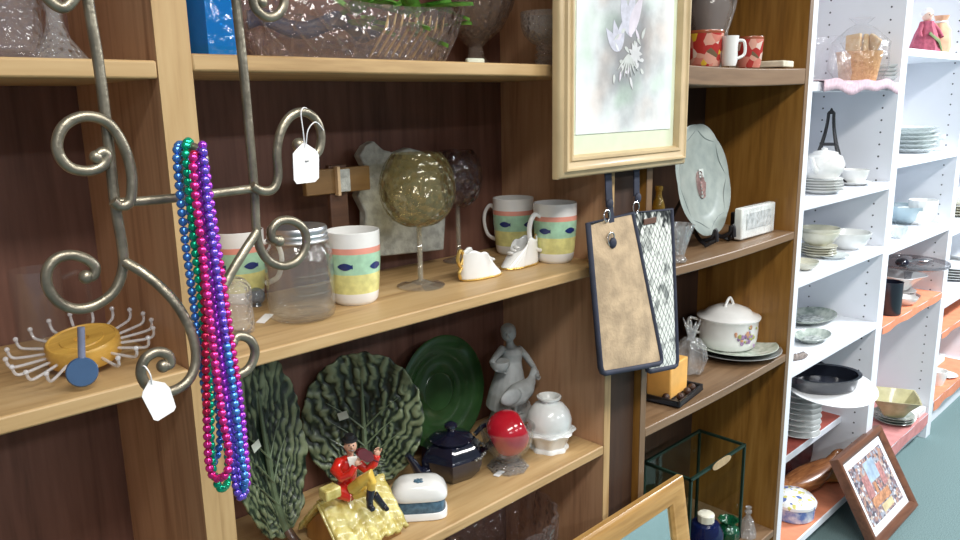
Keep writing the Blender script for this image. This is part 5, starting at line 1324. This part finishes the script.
P = along(888.5, .05, z); t = thing('black_mug', 'tall black mug at the left of the salmon orange shelf', 'mug', P, 1.2)
MB().lathe([(0, 0), (.043, 0), (.046, .004), (.046, .135), (.047, .14), (.043, .14), (.041, .01), (0, .008)], 40).build('body', pm('matt navy black glaze', (.008, .010, .022), .3, coat=.4), t)
MB().tube(spline([(.045, 0, .115), (.075, 0, .11), (.078, 0, .05), (.045, 0, .03)], 5), .006, 8).build('handle', black_gl, t)
P = U2(897, .12, z, .10)
zt = stack(3, P, .075, .016, .010, offw, 'white side plate behind the black mug, %s of its stack', 'side plates behind the mug', 'side_plate')
P2 = V((P.x+.01, P.y, zt+.001)); t = thing('square_bowl', 'white flared square bowl on the side plates beside the black mug', 'bowl', P2, .5)
MB().lathe([(0, 0), (.045, 0), (.05, .006), (.085, .05), (.13, .085), (.127, .088), (.08, .055), (.04, .010), (0, .010)], 60, mod=lambda a, r_, z_: 1+(.10*math.cos(4*a) if z_ > .04 else 0)).build('bowl', offw, t)
t.scale = (.8, .8, .8)
P = U2(905, .05, z, .05); o = MB().lathe(bowl_prof(.05, .035), 40).build('sauce_dish', china); put(o, P); tag(o, 'small white sauce dish in front of the flared square bowl', 'dish')
P = U2(934, .24, z, .06); o = MB().box((0, 0, .02), (.12, .10, .04)).build('red_box', redp, bevel=.002); put(o, P); tag(o, 'flat brick red box behind the glass cake stand', 'box')
P = U2(920, .10, z, .172); t = thing('cake_stand', 'clear glass cake stand holding silver servers on the salmon shelf', 'cake stand', P)
gst = glass('cake stand glass', (.72, .72, .74), .4, .05, body=.12, bodycol=(.5, .5, .52))
MB().lathe([(0, 0), (.06, 0), (.06, .005), (.02, .02), (.012, .05), (.016, .10), (.03, .14), (0, .14)], 32).build('foot', gst, t)
MB().lathe([(0, .14), (.15, .142), (.165, .150), (.165, .162), (.158, .162), (.155, .152), (0, .150)], 48).build('plate', gst, t)
P2 = P+V((0, 0, .1515))
for k, (x, y, a) in enumerate(((-.03, 0, .3), (.03, -.02, -.4), (.02, .03, .1))):
    mb = MB().tube([(-.10, 0, .010), (-.02, 0, .013), (.01, 0, .010)], [.008, .005, .006], 8, flat=.5); mb.ell((.05, 0, .009), (.045, .026, .007), 0, 16, 8)
    o = mb.build('cake_server', chrome); put(o, P2+V((x, y, .0)), a); tag(o, ('silver server on the cake stand, pointing back', 'silver server on the cake stand, nearest the aisle', 'silver server on the cake stand, farthest from the aisle')[k], 'server', 'silver cake servers')
o = MB().ell((0, 0, .02), (.035, .028, .02)).build('black_dish', black_gl); put(o, P2+V((-.10, .0, 0))); tag(o, 'small black covered dish on the cake stand', 'dish')
z = W2[4]
sheet('dusty pink shelf paper on the lowest shelf of the second white unit', X2+.002, 3.958, .0, z, pkp, .055)
z += .002
P = U2(893, .088, z, .09)
zt = stack(3, P, .088, .018, .012, sage, 'sage plate under the yellow bowl, %s of three', 'sage plates under the yellow bowl', 'sage_plate')
yb = pm('mottled olive yellow glaze', (.48, .44, .24), .3, scale=22, col2=(.36, .33, .17), coat=.4)
t = thing('yellow_bowl', 'large flared olive yellow square bowl on the lowest white shelf', 'bowl', V((P.x-.02, P.y+.0, zt+.001)), .45)
sqm = lambda a, r_, z_: (1/max(abs(math.cos(a)), abs(math.sin(a))))**(.9 if z_ > .07 else .5)*.86
MB().lathe([(0, 0), (.065, 0), (.075, .01), (.105, .055), (.140, .110), (.147, .114), (.138, .114), (.098, .058), (.06, .016), (0, .014)], 80, mod=sqm).build('bowl', yb, t)
t.scale = (.82, .82, .82)
P = U2(906, .045, z, .08); mb = MB(); rn = random.Random(2)
for k in range(22):
    a = rn.uniform(-.9, .9)-PI/2+.8; mb.tube(spline([(0, 0, .008), (.05*math.cos(a), .02*math.sin(a), .03), (.09*math.cos(a), .035*math.sin(a), .006)], 4), .0035, 6)
o = mb.build('white_tassel', paper); put(o, P); tag(o, 'white fringed tassel lying beside the olive yellow bowl', 'tassel')
P = U2(921, .06, z, .05); o = MB().box((0, 0, .016), (.10, .10, .03)).build('white_carton', china, bevel=.002); put(o, P); tag(o, 'flat white carton at the right end of the dusty pink shelf', 'carton')

# ------------------------------------------------------------------ white shelves: third unit (cut by the frame)
X3 = 3.996+.034
z = W3[1]; P = along(958, .13, z); stack(3, P, .10, .03, .02, palegl, 'glass dish on the third white unit, %s of three', 'glass dishes on the third unit', 'glass_dish', 'dish', bowl_prof)
z = W3[2]
P = along(955, .13, z); zt = stack(4, P, .115, .018, .014, ivory, 'cream plate on the third white unit, %s of four', 'cream plates on the third unit', 'cream_plate')
o = MB().lathe(bowl_prof(.11, .075), 40).build('cream_bowl', offw); put(o, V((P.x, P.y, zt+.001))); tag(o, 'white bowl on the cream plates at the right edge', 'bowl')
z = W3[3]
P = along(951, .13, z); stack(5, P, .12, .018, .014, offw, 'white banded plate at the right edge of the photo, %s of five', 'banded plates on the third unit', 'banded_plate')
P = along(966, .13, z); stack(3, P, .11, .05, .02, offw, 'white bowl right of the banded plates, %s of three', 'white bowls on the third unit', 'white_bowl', 'bowl', bowl_prof)
z = W3[4]; sheet('salmon orange shelf paper on the low third white shelf', X3+.002, 4.80, .0, z, orp, .03)
z = W3[5]; sheet('salmon orange shelf paper on the lowest third white shelf', X3+.002, 4.80, .0, z, orp, .05); z += .002
P = along(937, .06, z); t = thing('white_cup', 'white cup lying at the left of the lowest third white shelf', 'cup', P, .4)
MB().lathe([(0, 0), (.028, 0), (.042, .05), (.045, .075), (.041, .075), (.03, .02), (0, .008)], 30).build('body', china, t)
MB().tube(spline([(.043, 0, .065), (.066, 0, .06), (.064, 0, .025), (.035, 0, .02)], 5), .004, 8).build('handle', china, t)
P = along(945, .065, z); o = MB().lathe(plate_prof(.06, .012), 36).build('saucer', china); put(o, P); tag(o, 'white saucer beside the cup on the lowest third shelf', 'saucer')
P = along(955, .20, z); P.x = 4.60; o = MB().box((0, 0, .02), (.24, .12, .04)).build('white_carton', paper, bevel=.002); put(o, P); tag(o, 'long flat white carton on the lowest third shelf', 'carton')

# ------------------------------------------------------------------ framed picture leaning on the floor
TR = onY(877, 424, -.004); TL = onY(834, 455, -.004); BR = on(911, 506, -1.612)
Wd = TR.x-TL.x; up_ = V((0, TR.y-BR.y, TR.z-.008)); Hh = up_.length; tl = math.atan2(up_.y, up_.z)
Mm = Matrix.Translation(((TR.x+TL.x)/2, BR.y, .004)) @ Matrix.Rotation(-tl, 4, 'X')
t = thing('leaning_picture', 'brown framed street picture leaning on the carpet against the white shelves', 'picture', M=Mm)
brf = wood('reddish brown frame', [(.3, (.085, .032, .018)), (.7, (.20, .085, .045))], 'X', .3)
bw = .034
frame_rail(MB(), Wd, Hh, [(0, -.018), (0, .012), (.004, .017), (bw*.5, .018), (bw*.9, .010), (bw, .006), (bw, -.018)]).build('frame', brf, t)
MB().box((0, .002, Hh/2), (Wd-2*bw+.004, .006, Hh-2*bw+.004)).build('mat', pm('white mat board', (.80, .82, .84), .8, var=.02), t, label='white mat board')
iw, ih = Wd-2*bw-.058, Hh-2*bw-.058
MB().box((0, -.0016, Hh/2), (iw, .002, ih)).build('print', spots('busy street print', [(0, (.10, .09, .11)), (.2, (.30, .20, .20)), (.36, (.44, .26, .20)), (.5, (.34, .36, .42)), (.66, (.22, .16, .18)), (.82, (.52, .42, .36)), (.93, (.62, .62, .66))], 85, .35), t)
mb = MB()
def q4(x0, z0, x1, z1, mi): mb.box(((x0+x1)/2*iw/2, -.0031, Hh/2+(z0+z1)/2*ih/2), (abs(x1-x0)*iw/2, .0006, abs(z1-z0)*ih/2), mi)
q4(-.25, .15, .35, .85, 0); q4(-.6, -.25, -.25, .5, 1); q4(.35, -.2, .62, .55, 1); q4(-.55, -.6, .5, -.28, 2); q4(-.2, -.9, .45, -.65, 3); q4(-.15, -.25, .0, .1, 2); q4(.1, -.2, .2, .05, 1)
mb.build('painted_street', [pm('pale blue sky paint', (.36, .46, .58), .4, var=.2), pm('rose wall paint', (.42, .20, .19), .4, var=.3, scale=80), pm('terracotta street paint', (.50, .24, .13), .4, var=.3, scale=60), pm('sand awning paint', (.60, .48, .28), .4, var=.2)], t)

# ------------------------------------------------------------------ light: ceiling fluorescents, added fill lamps, ambient world standing in for the unseen shop
def area(name, loc, size, power, col=(1, .97, .92), rot=(0, 0, 0)):
    l = bpy.data.lights.new(name, 'AREA'); l.shape = 'RECTANGLE'; l.size, l.size_y = size; l.energy = power; l.color = col
    o = bpy.data.objects.new(name, l); COL.objects.link(o); o.location = loc; o.rotation_euler = rot; return o
area('fluorescent_or_fill_lamp', (.3, -1.25, 2.66), (1.2, .3), 36)
area('fluorescent_or_fill_lamp', (2.0, -1.25, 2.66), (1.2, .3), 33)
area('fluorescent_or_fill_lamp', (4.3, -1.25, 2.66), (1.2, .3), 150, (.90, .95, 1.0))  # extra lamp added to overexpose the white shelves
for x, p in ((-.6, 34), (1.6, 36), (3.8, 55)): area('fluorescent_or_fill_lamp', (x, -3.1, 2.66), (1.2, .3), p, (.95, .97, 1.0))  # unseen second row, added for highlights on the glass and frontal fill
w = bpy.data.worlds.new('shop'); S.world = w; w.use_nodes = True
bg = w.node_tree.nodes['Background']; bg.inputs['Color'].default_value = (.80, .87, 1.0, 1); bg.inputs['Strength'].default_value = .24
vs = S.view_settings; vs.view_transform = 'Standard'; vs.look = 'None'; vs.exposure = 0.0; vs.gamma = 1; vs.use_curve_mapping = False
S.cycles.transparent_max_bounces = 48; S.cycles.max_bounces = 12
